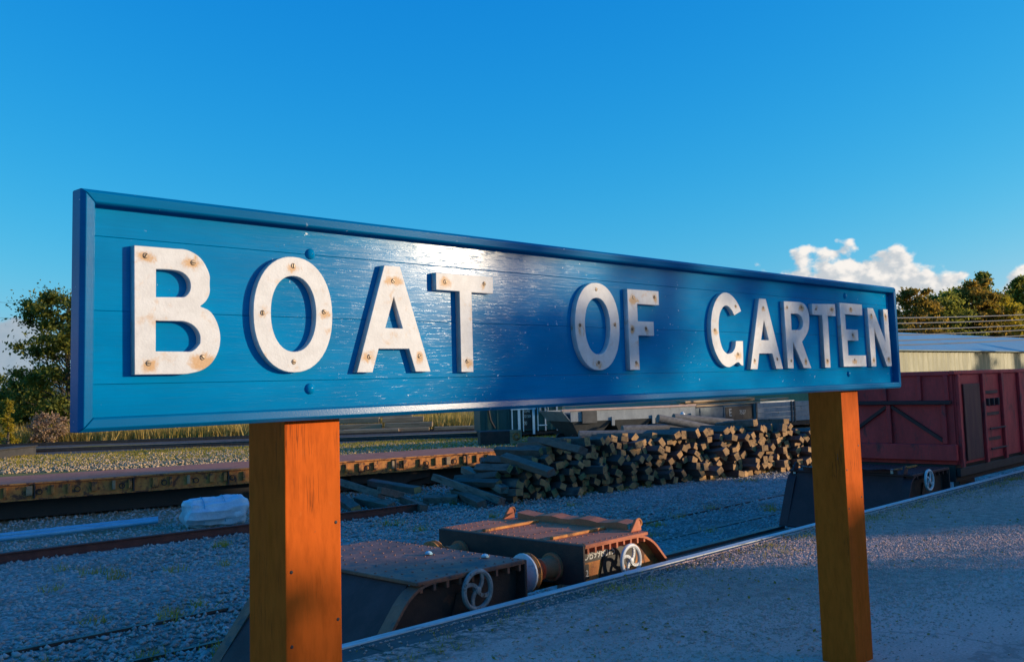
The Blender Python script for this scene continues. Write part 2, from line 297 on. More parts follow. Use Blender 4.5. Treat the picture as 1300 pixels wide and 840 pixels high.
def ground_mat():
    m, t, p = new_mat('yard_ground')
    pos = t.new('ShaderNodeNewGeometry').outputs['Position']
    a = t.noise(pos, 22, 5, 0.72); b = t.noise(pos, 0.45, 6, 0.65); c = t.noise(t.mapping(pos, (0.35, 1, 1), rot=(0, 0, rad(20))), 0.5, 6, 0.65)
    vor = t.new('ShaderNodeTexVoronoi'); t.l.new(pos, vor.inputs['Vector']); vor.inputs['Scale'].default_value = 17
    sv = t.new('ShaderNodeSeparateColor'); t.l.new(vor.outputs['Color'], sv.inputs[0])
    gravel = t.mix(sv.outputs[0], c4((0.17, 0.155, 0.145)), c4((0.50, 0.46, 0.43)))
    gravel = t.mix(t.ramp(a, 0.5, 0.75), gravel, c4((0.05, 0.047, 0.047)))
    dirt = t.mix(a, c4((0.17, 0.12, 0.07)), c4((0.36, 0.26, 0.15)))
    sy = t.new('ShaderNodeSeparateXYZ'); t.l.new(pos, sy.inputs[0])
    # distance across the yard decides gravel (near) or earth (far); edges broken by noise
    q = t.math('ADD', t.math('ADD', sy.outputs[1], t.math('MULTIPLY', sy.outputs[0], 0.25)), t.math('MULTIPLY', t.math('SUBTRACT', b, 0.5), 6.0))
    oil = t.math('MULTIPLY', t.ramp(t.math('ABSOLUTE', t.math('SUBTRACT', sy.outputs[1], 10.4)), 0.5, 1.5, 1.0, 0.0), t.ramp(b, 0.4, 0.6))
    gravel = t.mix(t.math('MULTIPLY', oil, 0.65), gravel, c4((0.07, 0.06, 0.052)))
    gravel = t.mix(t.math('MULTIPLY', t.ramp(c, 0.52, 0.64), 0.5), gravel, c4((0.20, 0.15, 0.11)))
    col = t.mix(t.ramp(q, 19.2, 21.5), gravel, dirt)
    turf = t.mix(a, c4((0.15, 0.13, 0.02)), c4((0.32, 0.24, 0.05)))
    col = t.mix(t.math('MULTIPLY', t.ramp(c, 0.50, 0.62), t.ramp(q, 30, 38)), col, turf)
    far = t.ramp(q, 95, 140); col = t.mix(far, col, turf)
    t.put(p, 'Base Color', col); p.inputs['Roughness'].default_value = 0.9; p.inputs['Specular IOR Level'].default_value = 0.3
    bp = t.new('ShaderNodeBump'); bp.inputs['Strength'].default_value = 0.8; bp.inputs['Distance'].default_value = 0.03
    t.put(bp, 'Height', t.math('ADD', t.math('MULTIPLY', vor.outputs['Distance'], -1.0), a)); t.l.new(bp.outputs[0], p.inputs['Normal'])
    return m
MAT['ground'] = ground_mat()

def platform_mat():
    m, t, p = new_mat('platform_surface')
    pos = t.new('ShaderNodeNewGeometry').outputs['Position']
    a = t.noise(pos, 60, 5, 0.7); b = t.noise(t.mapping(pos, (0.6, 1, 1)), 1.3, 6, 0.65); g = t.noise(pos, 14, 5, 0.7)
    col = t.mix(t.ramp(a, 0.3, 0.7), c4((0.60, 0.31, 0.245)), c4((0.84, 0.48, 0.40)))
    col = t.mix(t.math('MULTIPLY', t.ramp(b, 0.45, 0.7), 0.55), col, c4((0.30, 0.19, 0.16)))
    sy = t.new('ShaderNodeSeparateXYZ'); t.l.new(pos, sy.inputs[0])
    edge = t.math('ADD', t.ramp(t.math('ADD', sy.outputs[1], t.math('MULTIPLY', t.math('SUBTRACT', b, 0.5), 1.2)), 4.35, 5.0), 0.0)
    col = t.mix(t.math('MULTIPLY', edge, t.ramp(g, 0.40, 0.6)), col, c4((0.085, 0.075, 0.045)))
    col = t.mix(t.math('MULTIPLY', t.ramp(g, 0.66, 0.74), 0.6), col, c4((0.10, 0.075, 0.06)))
    big = t.noise(t.mapping(pos, (0.5, 1, 1)), 0.42, 6, 0.7, 0.6); col = t.mix(t.math('MULTIPLY', t.ramp(big, 0.50, 0.60), 0.45), col, c4((0.24, 0.165, 0.14)))
    cv = t.new('ShaderNodeTexVoronoi', feature='DISTANCE_TO_EDGE'); cv.inputs['Scale'].default_value = 0.55
    wv = t.new('ShaderNodeTexNoise'); t.l.new(pos, wv.inputs['Vector']); wv.inputs['Scale'].default_value = 1.6; wv.inputs['Detail'].default_value = 6
    t.l.new(t.vmath('ADD', pos, t.vmath('MULTIPLY', wv.outputs['Color'], (0.9, 0.9, 0.9))), cv.inputs['Vector'])
    col = t.mix(t.math('MULTIPLY', t.ramp(cv.outputs['Distance'], 0.003, 0.010, 1.0, 0.0), 0.3), col, c4((0.07, 0.055, 0.045)))
    t.put(p, 'Base Color', col); p.inputs['Roughness'].default_value = 0.85
    bp = t.new('ShaderNodeBump'); bp.inputs['Strength'].default_value = 0.55; bp.inputs['Distance'].default_value = 0.012
    t.put(bp, 'Height', t.math('ADD', a, t.math('MULTIPLY', g, 1.2))); t.l.new(bp.outputs[0], p.inputs['Normal'])
    return m
MAT['platform'] = platform_mat()

def hill_mat():
    m, t, p = new_mat('distant_hill')
    pos = t.new('ShaderNodeNewGeometry').outputs['Position']
    n = t.noise(pos, 0.012, 6, 0.65)
    t.put(p, 'Base Color', t.mix(t.ramp(n, 0.4, 0.6), c4((0.035, 0.055, 0.03)), c4((0.09, 0.085, 0.05)))); p.inputs['Roughness'].default_value = 1.0
    return m
MAT['hill'] = hill_mat()

# ------------------------------------------------------------------ mesh helpers
class MB:
    def __init__(s): s.v = []; s.f = []; s.mi = []; s.cur = 0
    def add(s, verts, faces):
        o = len(s.v); s.v += [tuple(map(float, q)) for q in verts]
        for f in faces: s.f.append([i + o for i in f]); s.mi.append(s.cur)
        return s
    def box(s, x0, x1, y0, y1, z0, z1):
        return s.add([(x0, y0, z0), (x1, y0, z0), (x1, y1, z0), (x0, y1, z0), (x0, y0, z1), (x1, y0, z1), (x1, y1, z1), (x0, y1, z1)],
                     [(0, 3, 2, 1), (4, 5, 6, 7), (0, 1, 5, 4), (1, 2, 6, 5), (2, 3, 7, 6), (3, 0, 4, 7)])
    def prism(s, poly, axis, a, b):
        """poly in the two other axes (order x,y,z without axis), extruded a..b"""
        n = len(poly); vs = []
        for t in (a, b):
            for (p, q) in poly:
                vs.append({'x': (t, p, q), 'y': (p, t, q), 'z': (p, q, t)}[axis])
        fs = [tuple(range(n)), tuple(range(2 * n - 1, n - 1, -1))] + [(i, i + n, (i + 1) % n + n, (i + 1) % n) for i in range(n)]
        return s.add(vs, fs)
    def cyl(s, p0, p1, r0, r1=None, n=16, caps=True):
        r1 = r0 if r1 is None else r1
        p0 = Vector(p0); p1 = Vector(p1); d = (p1 - p0).normalized()
        u = d.orthogonal().normalized(); w = d.cross(u); vs = []
        for p, r in ((p0, r0), (p1, r1)):
            for i in range(n):
                a = 2 * math.pi * i / n; vs.append(p + (u * math.cos(a) + w * math.sin(a)) * r)
        fs = [(i, (i + 1) % n, (i + 1) % n + n, i + n) for i in range(n)]
        if caps: fs += [tuple(range(n - 1, -1, -1)), tuple(range(n, 2 * n))]
        return s.add(vs, fs)
    def lathe(s, p0, d, prof, n=18):
        """prof: list of (t along d, radius)"""
        p0 = Vector(p0); d = Vector(d).normalized(); u = d.orthogonal().normalized(); w = d.cross(u); vs = []; m = len(prof)
        for (t, r) in prof:
            for i in range(n):
                a = 2 * math.pi * i / n; vs.append(p0 + d * t + (u * math.cos(a) + w * math.sin(a)) * max(r, 1e-4))
        fs = [(k * n + i, k * n + (i + 1) % n, (k + 1) * n + (i + 1) % n, (k + 1) * n + i) for k in range(m - 1) for i in range(n)]
        fs += [tuple(range(n - 1, -1, -1)), tuple(range((m - 1) * n, m * n))]
        return s.add(vs, fs)
    def beam(s, p0, p1, w, h, roll=0.0):
        p0 = Vector(p0); p1 = Vector(p1); d = (p1 - p0).normalized(); up = Vector((0, 0, 1))
        if abs(d.z) > 0.95: up = Vector((1, 0, 0))
        u = d.cross(up).normalized(); v = u.cross(d)
        c, sn = math.cos(roll), math.sin(roll); u, v = u * c + v * sn, v * c - u * sn
        vs = [p + u * (a * w / 2) + v * (b * h / 2) for p in (p0, p1) for a, b in ((-1, -1), (1, -1), (1, 1), (-1, 1))]
        return s.add(vs, [(0, 1, 2, 3), (7, 6, 5, 4), (0, 4, 5, 1), (1, 5, 6, 2), (2, 6, 7, 3), (3, 7, 4, 0)])
    def ring(s, c, axis, R, r, n=26, m=8):
        c = Vector(c); d = Vector(axis).normalized(); u = d.orthogonal().normalized(); w = d.cross(u); vs = []
        for i in range(n):
            a = 2 * math.pi * i / n; e = u * math.cos(a) + w * math.sin(a)
            for j in range(m):
                b = 2 * math.pi * j / m; vs.append(c + e * (R + r * math.cos(b)) + d * (r * math.sin(b)))
        fs = [(i * m + j, ((i + 1) % n) * m + j, ((i + 1) % n) * m + (j + 1) % m, i * m + (j + 1) % m) for i in range(n) for j in range(m)]
        return s.add(vs, fs)
    def tube(s, pts, r, n=8):
        for a, b in zip(pts[:-1], pts[1:]): s.cyl(a, b, r, n=n)
        return s
    def mesh(s, name, mats, bevel=0.0, seg=1, smooth=False):
        me = bpy.data.meshes.new(name); me.from_pydata(s.v, [], s.f)
        if not isinstance(mats, (list, tuple)): mats = [mats]
        for m in mats: me.materials.append(m)
        me.polygons.foreach_set('material_index', s.mi)
        bm = bmesh.new(); bm.from_mesh(me)
        bmesh.ops.recalc_face_normals(bm, faces=bm.faces)
        if bevel:
            es = [e for e in bm.edges if len(e.link_faces) == 2 and e.calc_face_angle(0) > 0.5]
            bmesh.ops.bevel(bm, geom=es, offset=bevel, segments=seg, affect='EDGES', profile=0.6)
        bm.to_mesh(me); bm.free()
        if smooth:
            me.polygons.foreach_set('use_smooth', [True] * len(me.polygons))
            me.set_sharp_from_angle(angle=rad(38))
        me.update(); return me

def link(name, me, parent=None):
    o = bpy.data.objects.new(name, me); COL.objects.link(o)
    if parent is not None: o.parent = parent
    return o
def tag(o, label=None, cat=None, group=None, kind=None):
    if label: o['label'] = label
    if cat: o['category'] = cat
    if group: o['group'] = group
    if kind: o['kind'] = kind
    return o
def thing(name, label, cat, loc=(0, 0, 0), rz=0.0, group=None):
    o = bpy.data.objects.new(name, None); COL.objects.link(o); o.location = loc; o.rotation_euler = (0, 0, rz); o.empty_display_size = 0.2
    return tag(o, label, cat, group)
def part(name, mb, mat, parent, bevel=0.0, smooth=False, world_root=None, seg=1, label=None):
    """mesh vertices local to the thing; with world_root (root location) they are given in world coordinates"""
    me = mb.mesh(name, mat, bevel, seg, smooth)
    if world_root is not None: me.transform(Matrix.Translation(-Vector(world_root)))
    o = link(name, me, parent)
    if label: o['label'] = label
    return o
def text_mesh(txt, size, extrude=0.001, spacing=1.0):
    cu = bpy.data.curves.new('lettering', 'FONT'); cu.body = txt; cu.size = size; cu.extrude = extrude; cu.space_character = spacing
    cu.align_x = 'LEFT'; cu.align_y = 'BOTTOM'
    o = bpy.data.objects.new('lettering', cu); COL.objects.link(o)
    dg = bpy.context.evaluated_depsgraph_get(); dg.update()
    me = bpy.data.meshes.new_from_object(o.evaluated_get(dg)); bpy.data.objects.remove(o); bpy.data.curves.remove(cu)
    return me
def lettering(txt, size, mat, parent, loc, ux=(1, 0, 0), uz=(0, 0, 1), spacing=1.0, name='lettering', sx=1.0):
    me = text_mesh(txt, size, 0.001, spacing); me.materials.clear(); me.materials.append(mat)
    ux = Vector(ux).normalized(); uz = Vector(uz).normalized(); un = ux.cross(uz)
    Mx = Matrix(((ux.x * sx, uz.x, un.x, loc[0]), (ux.y * sx, uz.y, un.y, loc[1]), (ux.z * sx, uz.z, un.z, loc[2]), (0, 0, 0, 1)))
    me.transform(Mx); return link(name, me, parent)
def np_mesh(name, V, Fq, mat, smooth=False):
    """V (n,3), Fq (m,k) arrays"""
    me = bpy.data.meshes.new(name); k = Fq.shape[1]
    me.vertices.add(len(V)); me.vertices.foreach_set('co', V.astype(np.float32).ravel())
    me.loops.add(Fq.size); me.loops.foreach_set('vertex_index', Fq.astype(np.int32).ravel())
    me.polygons.add(len(Fq)); me.polygons.foreach_set('loop_start', np.arange(0, Fq.size, k, dtype=np.int32))
    me.update(calc_edges=True); me.materials.append(mat); return me

# ------------------------------------------------------------------ setting: ground, platform, hills
GZ = -1.0
def ground():
    mb = MB(); n = 60
    xs = [-3000, -800, -300, -120] + list(np.linspace(-60, 140, 50)) + [200, 400, 900, 3500]
    ys = [5.40] + list(np.linspace(6, 100, 50)) + [130, 200, 400, 900, 4000]
    idx = {}
    for j, y in enumerate(ys):
        for i, x in enumerate(xs):
            k = 1 if (-60 <= x <= 140 and 9 < y < 100) else 0
            z = GZ + k * (0.03 * math.sin(x * 1.3 + y) * math.sin(y * 0.7) + random.uniform(-.012, .012))
            idx[i, j] = len(mb.v); mb.v.append((x, y, z))
    for j in range(len(ys) - 1):
        for i in range(len(xs) - 1): mb.f.append([idx[i, j], idx[i + 1, j], idx[i + 1, j + 1], idx[i, j + 1]]); mb.mi.append(0)
    tag(link('ground', mb.mesh('ground', MAT['ground'], smooth=True)), kind='structure')
    mb = MB().box(-40, 220, -60, 5.02, -1.6, 0.0)
    pf = tag(link('platform', mb.mesh('platform', MAT['platform'])), kind='structure')
    part('platform_wall', MB().box(-40, 220, 5.022, 5.30, -1.6, -0.161), MAT['coping'], pf)
    part('platform_coping', MB().box(46, 220, 5.022, 5.36, -0.16, 0.0), MAT['coping'], pf); part('platform_coping', MB().box(-40, -2.006, 5.022, 5.36, -0.16, 0.0), MAT['coping'], pf)
    slabs = [MB().box(0.004, 0.996, 5.024, 5.36, -0.16, 0.0).mesh('coping_slab', MAT['coping'], bevel=0.006) for _ in range(1)]
    for k in range(48):
        o = link('coping_slab', slabs[0], pf); o.location = (-2 + k, random.uniform(-.008, .0), random.uniform(-.006, -.001)); o.rotation_euler = (0, random.uniform(-.001, .001), 0)
    mb = MB().box(-40, 220, 5.285, 5.366, -0.05, 0.005)
    part('edge_line', mb, MAT['edge_white'], pf)
ground()

def hills():
    for nm, d0, az0, az1, h0, seed in (('hills', 2600, 60, 112, 34, 3), ('hills', 3400, 20, 62, 14, 5)):
        r = random.Random(seed); n = 80; mb = MB(); ph = [r.uniform(0, 6.28) for _ in range(5)]
        rows = []
        for k, (dd, hh) in enumerate(((0, 0), (250, .55), (520, 1.0), (900, .9), (1500, 0))):
            row = []
            for i in range(n + 1):
                a = rad(az0 + (az1 - az0) * i / n); q = i / n
                h = h0 * (0.75 + 0.28 * math.sin(q * 7 + ph[0]) + 0.16 * math.sin(q * 17 + ph[1]) + 0.05 * math.sin(q * 60 + ph[2]) + 0.03 * math.sin(q * 131 + ph[3]))
                row.append(len(mb.v)); D = d0 + dd; mb.v.append((D * math.cos(a), D * math.sin(a), -2 + h * hh))
            rows.append(row)
        for A, B in zip(rows[:-1], rows[1:]):
            for i in range(n): mb.f.append([A[i], A[i + 1], B[i + 1], B[i]]); mb.mi.append(0)
        tag(link(nm, mb.mesh(nm, MAT['hill'], smooth=True)), kind='structure')
hills()

# ------------------------------------------------------------------ the station name board
BX0, BX1, BZ0, BZ1 = 1.05, 6.152, 1.556, 2.187
YF, YP, YL, YB = 2.535, 2.577, 2.552, 2.598     # frame front, plank front, letter front, board back

def letters_data():
    A = lambda x, y: (140 + x / 4.3333, 300 + y / 4.3333)
    Bq = lambda x, y: (430 + x / 4.941, 320 + y / 4.941)
    Cq = lambda x, y: (710 + x / 6.464, 350 + y / 6.464)
    Dq = lambda x, y: (880 + x / 7.0, 360 + y / 7.0)
    Eq = lambda x, y: (1020 + x / 7.638, 370 + y / 7.638)
    L = []
    def smooth(ring):
        n = len(ring); out = []; pv = [Vector(p) for p in ring]
        def corner(i):
            a, b = pv[i] - pv[i - 1], pv[(i + 1) % n] - pv[i]; return a.angle(b) > 0.62
        cor = [corner(i) for i in range(n)]
        for i in range(n):
            p0, p1, p2, p3 = pv[i - 1], pv[i], pv[(i + 1) % n], pv[(i + 2) % n]; out.append(tuple(p1)); d = p2 - p1
            if d.length > 0.075 or (cor[i] and cor[(i + 1) % n]): continue
            def tg(c, a, b, k):
                if c: return d
                v = b - a; la, lb = (k - a).length, (b - k).length
                return v.normalized() * d.length
            t1 = tg(cor[i], p0, p2, p1); t2 = tg(cor[(i + 1) % n], p1, p3, p2)
            for q in (0.25, 0.5, 0.75):
                h = p1 * (2 * q ** 3 - 3 * q * q + 1) + t1 * (q ** 3 - 2 * q * q + q) + p2 * (-2 * q ** 3 + 3 * q * q) + t2 * (q ** 3 - q * q); out.append(tuple(h))
        return out
    def P(f, pts): return [(lambda q: (q[0], q[2]))(atY(*f(*p), YL)) for p in pts]
    def poly(ch, f, outer, holes, screws):
        rings = snap([P(f, outer)] + [P(f, h) for h in holes], 0.007 if ch in 'ATFEN' else 0.0025)
        if ch in 'BGR': rings = [smooth(q) for q in rings]
        L.append((ch, rings[0], rings[1:], P(f, screws)))
    def oval(ch, f, o, i, screws):
        def el(l, r, tp, bt):
            xm = (l + r) / 2
            x0 = P(f, [(l, (tp + bt) / 2)])[0][0]; x1 = P(f, [(r, (tp + bt) / 2)])[0][0]
            z1 = P(f, [(xm, tp)])[0][1]; z0 = P(f, [(xm, bt)])[0][1]
            cx, cz, a, b = (x0 + x1) / 2, (z0 + z1) / 2, (x1 - x0) / 2, (z1 - z0) / 2
            out = []
            for k in range(48):
                t = 2 * math.pi * k / 48; c, s_ = math.cos(t), math.sin(t); e = 2 / 2.15
                out.append((cx + a * math.copysign(abs(c) ** e, c), cz + b * math.copysign(abs(s_) ** e, s_)))
            return out
        L.append((ch, el(*o), [el(*i)], P(f, screws)))
    poly('B', A, [(132, 52), (355, 64), (415, 72), (462, 92), (500, 122), (530, 165), (548, 215), (552, 260), (545, 310), (526, 354), (498, 385), (545, 410), (580, 455), (601, 515), (606, 570), (594, 635), (560, 694), (510, 733), (455, 750), (400, 757), (134, 762)],
         [[(250, 180), (350, 184), (395, 198), (425, 225), (440, 258), (440, 292), (428, 318), (405, 334), (252, 334)],
          [(252, 462), (395, 466), (445, 482), (478, 512), (494, 548), (490, 588), (470, 617), (440, 632), (252, 632)]],
         [(193, 106), (455, 145), (210, 697), (506, 665)])
    oval('O', A, (787, 1222, 112, 748), (884, 1132, 218, 634), [(1006, 162), (837, 420), (1175, 415), (1009, 690)])
    poly('A', Bq, [(290, 85), (385, 88), (577, 747), (483, 753), (442, 603), (252, 608), (213, 750), (115, 755)], [[(347, 277), (403, 477), (290, 477)]], [(341, 181), (190, 656), (507, 652)])
    poly('T', Bq, [(612, 133), (970, 152), (966, 258), (838, 250), (842, 750), (768, 752), (760, 248), (610, 238)], [], [(667, 186), (912, 198), (805, 684)])
    oval('O', Cq, (130, 495, 58, 775), (212, 418, 182, 645), [(303, 112), (170, 405), (456, 400), (325, 710)])
    poly('F', Cq, [(558, 112), (815, 122), (818, 238), (640, 234), (645, 372), (768, 378), (780, 392), (780, 492), (655, 490), (657, 770), (582, 772)], [], [(608, 176), (780, 176), (711, 432), (600, 435), (632, 712)])
    poly('G', Dq, [(427, 245), (405, 190), (375, 140), (335, 98), (290, 78), (250, 90), (207, 140), (176, 220), (160, 320), (160, 430), (174, 530), (205, 625), (250, 700), (290, 735), (325, 741), (360, 722), (390, 700), (408, 704), (425, 722), (447, 728),
                   (443, 510), (380, 508), (372, 570), (345, 612), (306, 622), (270, 590), (246, 530), (231, 450), (228, 360), (236, 280), (256, 222), (285, 196), (316, 205), (345, 238), (365, 282)], [], [(377, 200), (195, 410), (400, 625)])
    poly('A', Dq, [(585, 132), (645, 135), (800, 755), (740, 758), (705, 620), (588, 620), (573, 758), (510, 760)], [[(630, 320), (675, 502), (605, 500)]], [(622, 212), (547, 680), (748, 670)])
    poly('R', Dq, [(805, 155), (945, 162), (985, 178), (1012, 214), (1028, 268), (1032, 330), (1025, 405), (1003, 462), (968, 515), (1050, 745), (985, 752), (888, 515), (895, 750), (843, 755)], [[(868, 265), (930, 268), (963, 295), (978, 340), (974, 383), (952, 410), (875, 412)]], [(835, 210), (962, 210), (872, 684), (1003, 688)])
    poly('T', Eq, [(82, 118), (305, 122), (315, 232), (235, 232), (265, 735), (212, 738), (182, 232), (88, 230)], [], [(121, 170), (275, 175), (234, 668)])
    poly('E', Eq, [(348, 112), (565, 122), (573, 228), (405, 224), (413, 366), (526, 370), (535, 472), (428, 475), (437, 618), (607, 618), (612, 725), (392, 728)], [], [(457, 168), (478, 418), (497, 660)])
    poly('N', Eq, [(620, 160), (672, 162), (797, 490), (772, 170), (815, 172), (858, 722), (812, 722), (685, 350), (712, 725), (662, 728)], [], [(656, 225), (796, 238), (684, 665), (828, 645)])
    return L

def snap(rings, tol=0.007):
    """straighten nearly aligned points: cluster x and z values"""
    for ax in (0, 1):
        vals = sorted(p[ax] for r in rings for p in r); cl = []
        for v in vals:
            if cl and v - cl[-1][-1] < tol and v - cl[-1][0] < tol * 2: cl[-1].append(v)
            else: cl.append([v])
        mp = {v: sum(c) / len(c) for c in cl for v in c}
        for r in rings:
            for k, p in enumerate(r):
                q = list(p); q[ax] = mp[q[ax]]; r[k] = tuple(q)
    return rings

def extrude_outline(rings, y0, y1, bevel):
    cu = bpy.data.curves.new('outline', 'CURVE'); cu.dimensions = '2D'; cu.fill_mode = 'BOTH'
    cu.extrude = (y1 - y0) / 2 - bevel; cu.bevel_depth = bevel; cu.bevel_resolution = 1; cu.offset = -bevel
    for r in rings:
        sp = cu.splines.new('POLY'); sp.points.add(len(r) - 1); sp.use_cyclic_u = True
        for k, (x, z) in enumerate(r): sp.points[k].co = (x, z, 0, 1)
    o = bpy.data.objects.new('outline', cu); COL.objects.link(o)
    dg = bpy.context.evaluated_depsgraph_get(); dg.update()
    me = bpy.data.meshes.new_from_object(o.evaluated_get(dg)); bpy.data.objects.remove(o); bpy.data.curves.remove(cu)
    me.transform(Matrix(((1, 0, 0, 0), (0, 0, -1, (y0 + y1) / 2), (0, 1, 0, 0), (0, 0, 0, 1))))
    return me

def name_board():
    RT = (3.6, 2.72, 0.0)
    root = thing('station_name_board', 'large blue platform name board with white capital letters on two brown posts', 'sign', RT)
    b = MAT['blue']
    # planks (each its own board)
    zs = [BZ0 + 0.012, 1.678, 1.872, 2.070, BZ1 - 0.012]
    for k in range(4):
        mb = MB().box(BX0 + 0.02, BX1 - 0.02, YP + random.uniform(-.0012, .0012), YB, zs[k] + 0.0003, zs[k + 1] - 0.0003)
        part('plank', mb, b, root, bevel=0.0016, seg=2, world_root=RT)
    mb = MB().box(BX0 + 0.03, BX1 - 0.03, YB + 0.0005, YB + 0.006, BZ0 + 0.03, BZ1 - 0.03)
    part('back_lining', mb, b, root, world_root=RT)
    # mitred frame; profile (inward distance, y): outer side, outer chamfer, front, inner edge
    def frame(prof, corners, inward, nm):
        """corners p (start) q (end) as (x,z); inward unit (dx,dz); mitre 45 deg with a hair gap"""
        p, q = Vector(corners[0]), Vector(corners[1]); d = (q - p).normalized(); n = Vector(inward); g = 0.0008
        vs = []
        for (end, sgn) in ((p, 1), (q, -1)):
            for (w, y) in prof:
                c = end + n * w + d * (sgn * (w + g)); vs.append((c.x, y, c.y))
        m = len(prof); fs = [tuple(range(m)), tuple(range(2 * m - 1, m - 1, -1))] + [(i, (i + 1) % m, (i + 1) % m + m, i + m) for i in range(m)]
        mb = MB().add(vs, fs); part(nm, mb, MAT['blue_trim'], root, bevel=0.0022, seg=2, world_root=RT)
    side = topp = botp = [(0, YB), (0, YF + 0.013), (0.010, YF), (0.033, YF + 0.0022), (0.037, YF + 0.008), (0.037, YB)]
    frame(side, ((BX0, BZ1), (BX0, BZ0)), (1, 0), 'side_moulding')
    frame(side, ((BX1, BZ0), (BX1, BZ1)), (-1, 0), 'side_moulding')
    frame(topp, ((BX1, BZ1), (BX0, BZ1)), (0, -1), 'top_moulding')
    frame(botp, ((BX0, BZ0), (BX1, BZ0)), (0, 1), 'bottom_moulding')
    # letters
    for k, (ch, outer, holes, screws) in enumerate(letters_data()):
        rings = [outer] + holes
        me = extrude_outline(rings, YL, YP - 0.0004, 0.0016)
        me.materials.clear(); me.materials.append(letter_white('white_letter_paint_%d' % k, screws, k))
        me.transform(Matrix.Translation(-Vector(RT)))
        lo = link('letter', me, root); lo['label'] = 'white capital letter ' + ch
        for (x, z) in screws:
            mb = MB().lathe((x, YL + 0.001, z), (0, -1, 0), [(0, 0.0082), (0.0016, 0.0080), (0.003, 0.0062), (0.0034, 0.0)], 14)
            a = random.uniform(0, 3.1); mb.cur = 1
            mb.beam((x - 0.0062 * math.cos(a), YL - 0.0025, z - 0.0062 * math.sin(a)), (x + 0.0062 * math.cos(a), YL - 0.0025, z + 0.0062 * math.sin(a)), 0.002, 0.0018)
            so = part('screw', mb, [MAT['steel'], MAT['black']], lo, world_root=RT)
    # coach bolts through to the posts
    for (x, z) in ((1.778, 2.072), (1.772, 1.652), (5.51, 2.108), (5.50, 1.652)):
        mb = MB().lathe((x, YP + 0.001, z), (0, -1, 0), [(0, 0.0175), (0.005, 0.0165), (0.010, 0.012), (0.0125, 0.006), (0.0132, 0.0)], 20)
        part('bolt_head', mb, b, root, smooth=True, world_root=RT)
    # posts
    for (x0, x1) in ((1.700, 1.905), (5.452, 5.672)):
        mb = MB().box(x0, x1, 2.606, 2.812, 0.0, 2.10)
        po = part('post', mb, MAT['post'], root, bevel=0.004, seg=2, world_root=RT)
        for (dx, z) in ((0.02, 0.88), (0.19, 0.93), (0.186, 1.23), (0.02, 1.10)):
            mb = MB().lathe((x0 + dx, 2.6065, z), (0, -1, 0), [(0, 0.006), (0.002, 0.005), (0.003, 0)], 10)
            part('nail', mb, MAT['black'], po, world_root=RT)
name_board()

# ------------------------------------------------------------------ rolling stock by the platform
RZ = -0.98                                          # rail level of the near track
WY0, WY1 = 5.62, 7.50                               # sides of the wagons on the near track
WYC = (WY0 + WY1) / 2

def handwheel(parent, c, R, mat, nm='hand_wheel'):
    mb = MB().ring(c, (0, 1, 0), R * 0.86, R * 0.125, 30, 8)
    mb.lathe((c[0], c[1] - 0.02, c[2]), (0, 1, 0), [(0, 0.02), (0.005, 0.028), (0.05, 0.028), (0.06, 0.02)], 14)
    for k in range(4):                              # curved flat spokes
        a0 = k * math.pi / 2 + 0.5; pts = []
        for j in range(6):
            q = j / 5; r = 0.02 + (R * 0.82 - 0.02) * q; a = a0 + 0.75 * q
            pts.append(Vector((c[0] + r * math.cos(a), c[1], c[2] + r * math.sin(a))))
        for p, q in zip(pts[:-1], pts[1:]): mb.beam(p, q + (q - p) * 0.1, 0.016, R * 0.17)
    return part(nm, mb, mat, parent, smooth=True)

def wheelset(parent, x, wr=0.36):
    mb = MB()
    for y in (-0.70, 0.70):
        s_ = 1 if y > 0 else -1
        mb.lathe((x, y - s_ * 0.065, wr), (0, s_, 0), [(0, wr + 0.025), (0.025, wr + 0.025), (0.035, wr), (0.12, wr - 0.004), (0.12, wr - 0.05), (0.08, wr - 0.06), (0.08, 0.08), (0.13, 0.07), (0.13, 0.01)], 28)
    mb.cyl((x, -0.70, wr), (x, 0.70, wr), 0.055, n=12)
    return part('wheelset', mb, MAT['black'], parent, smooth=True)

def buffer(parent, x, y, z, s_, white=False):
    """s_ = +1 points to +X"""
    mb = MB().lathe((x, y, z), (s_, 0, 0), [(0, 0.125), (0.03, 0.125), (0.032, 0.10), (0.16, 0.085), (0.165, 0.095), (0.19, 0.095), (0.192, 0.06), (0.30, 0.06)], 20)
    b = part('buffer', mb, MAT['rust'], parent, smooth=True)
    mb = MB().lathe((x + s_ * 0.30, y, z), (s_, 0, 0), [(0, 0.05), (0.004, 0.13), (0.02, 0.165), (0.034, 0.168), (0.045, 0.15), (0.052, 0.0)], 24)
    part('buffer_head', mb, MAT['white_iron'] if white else MAT['rust_orange'], b, smooth=True)

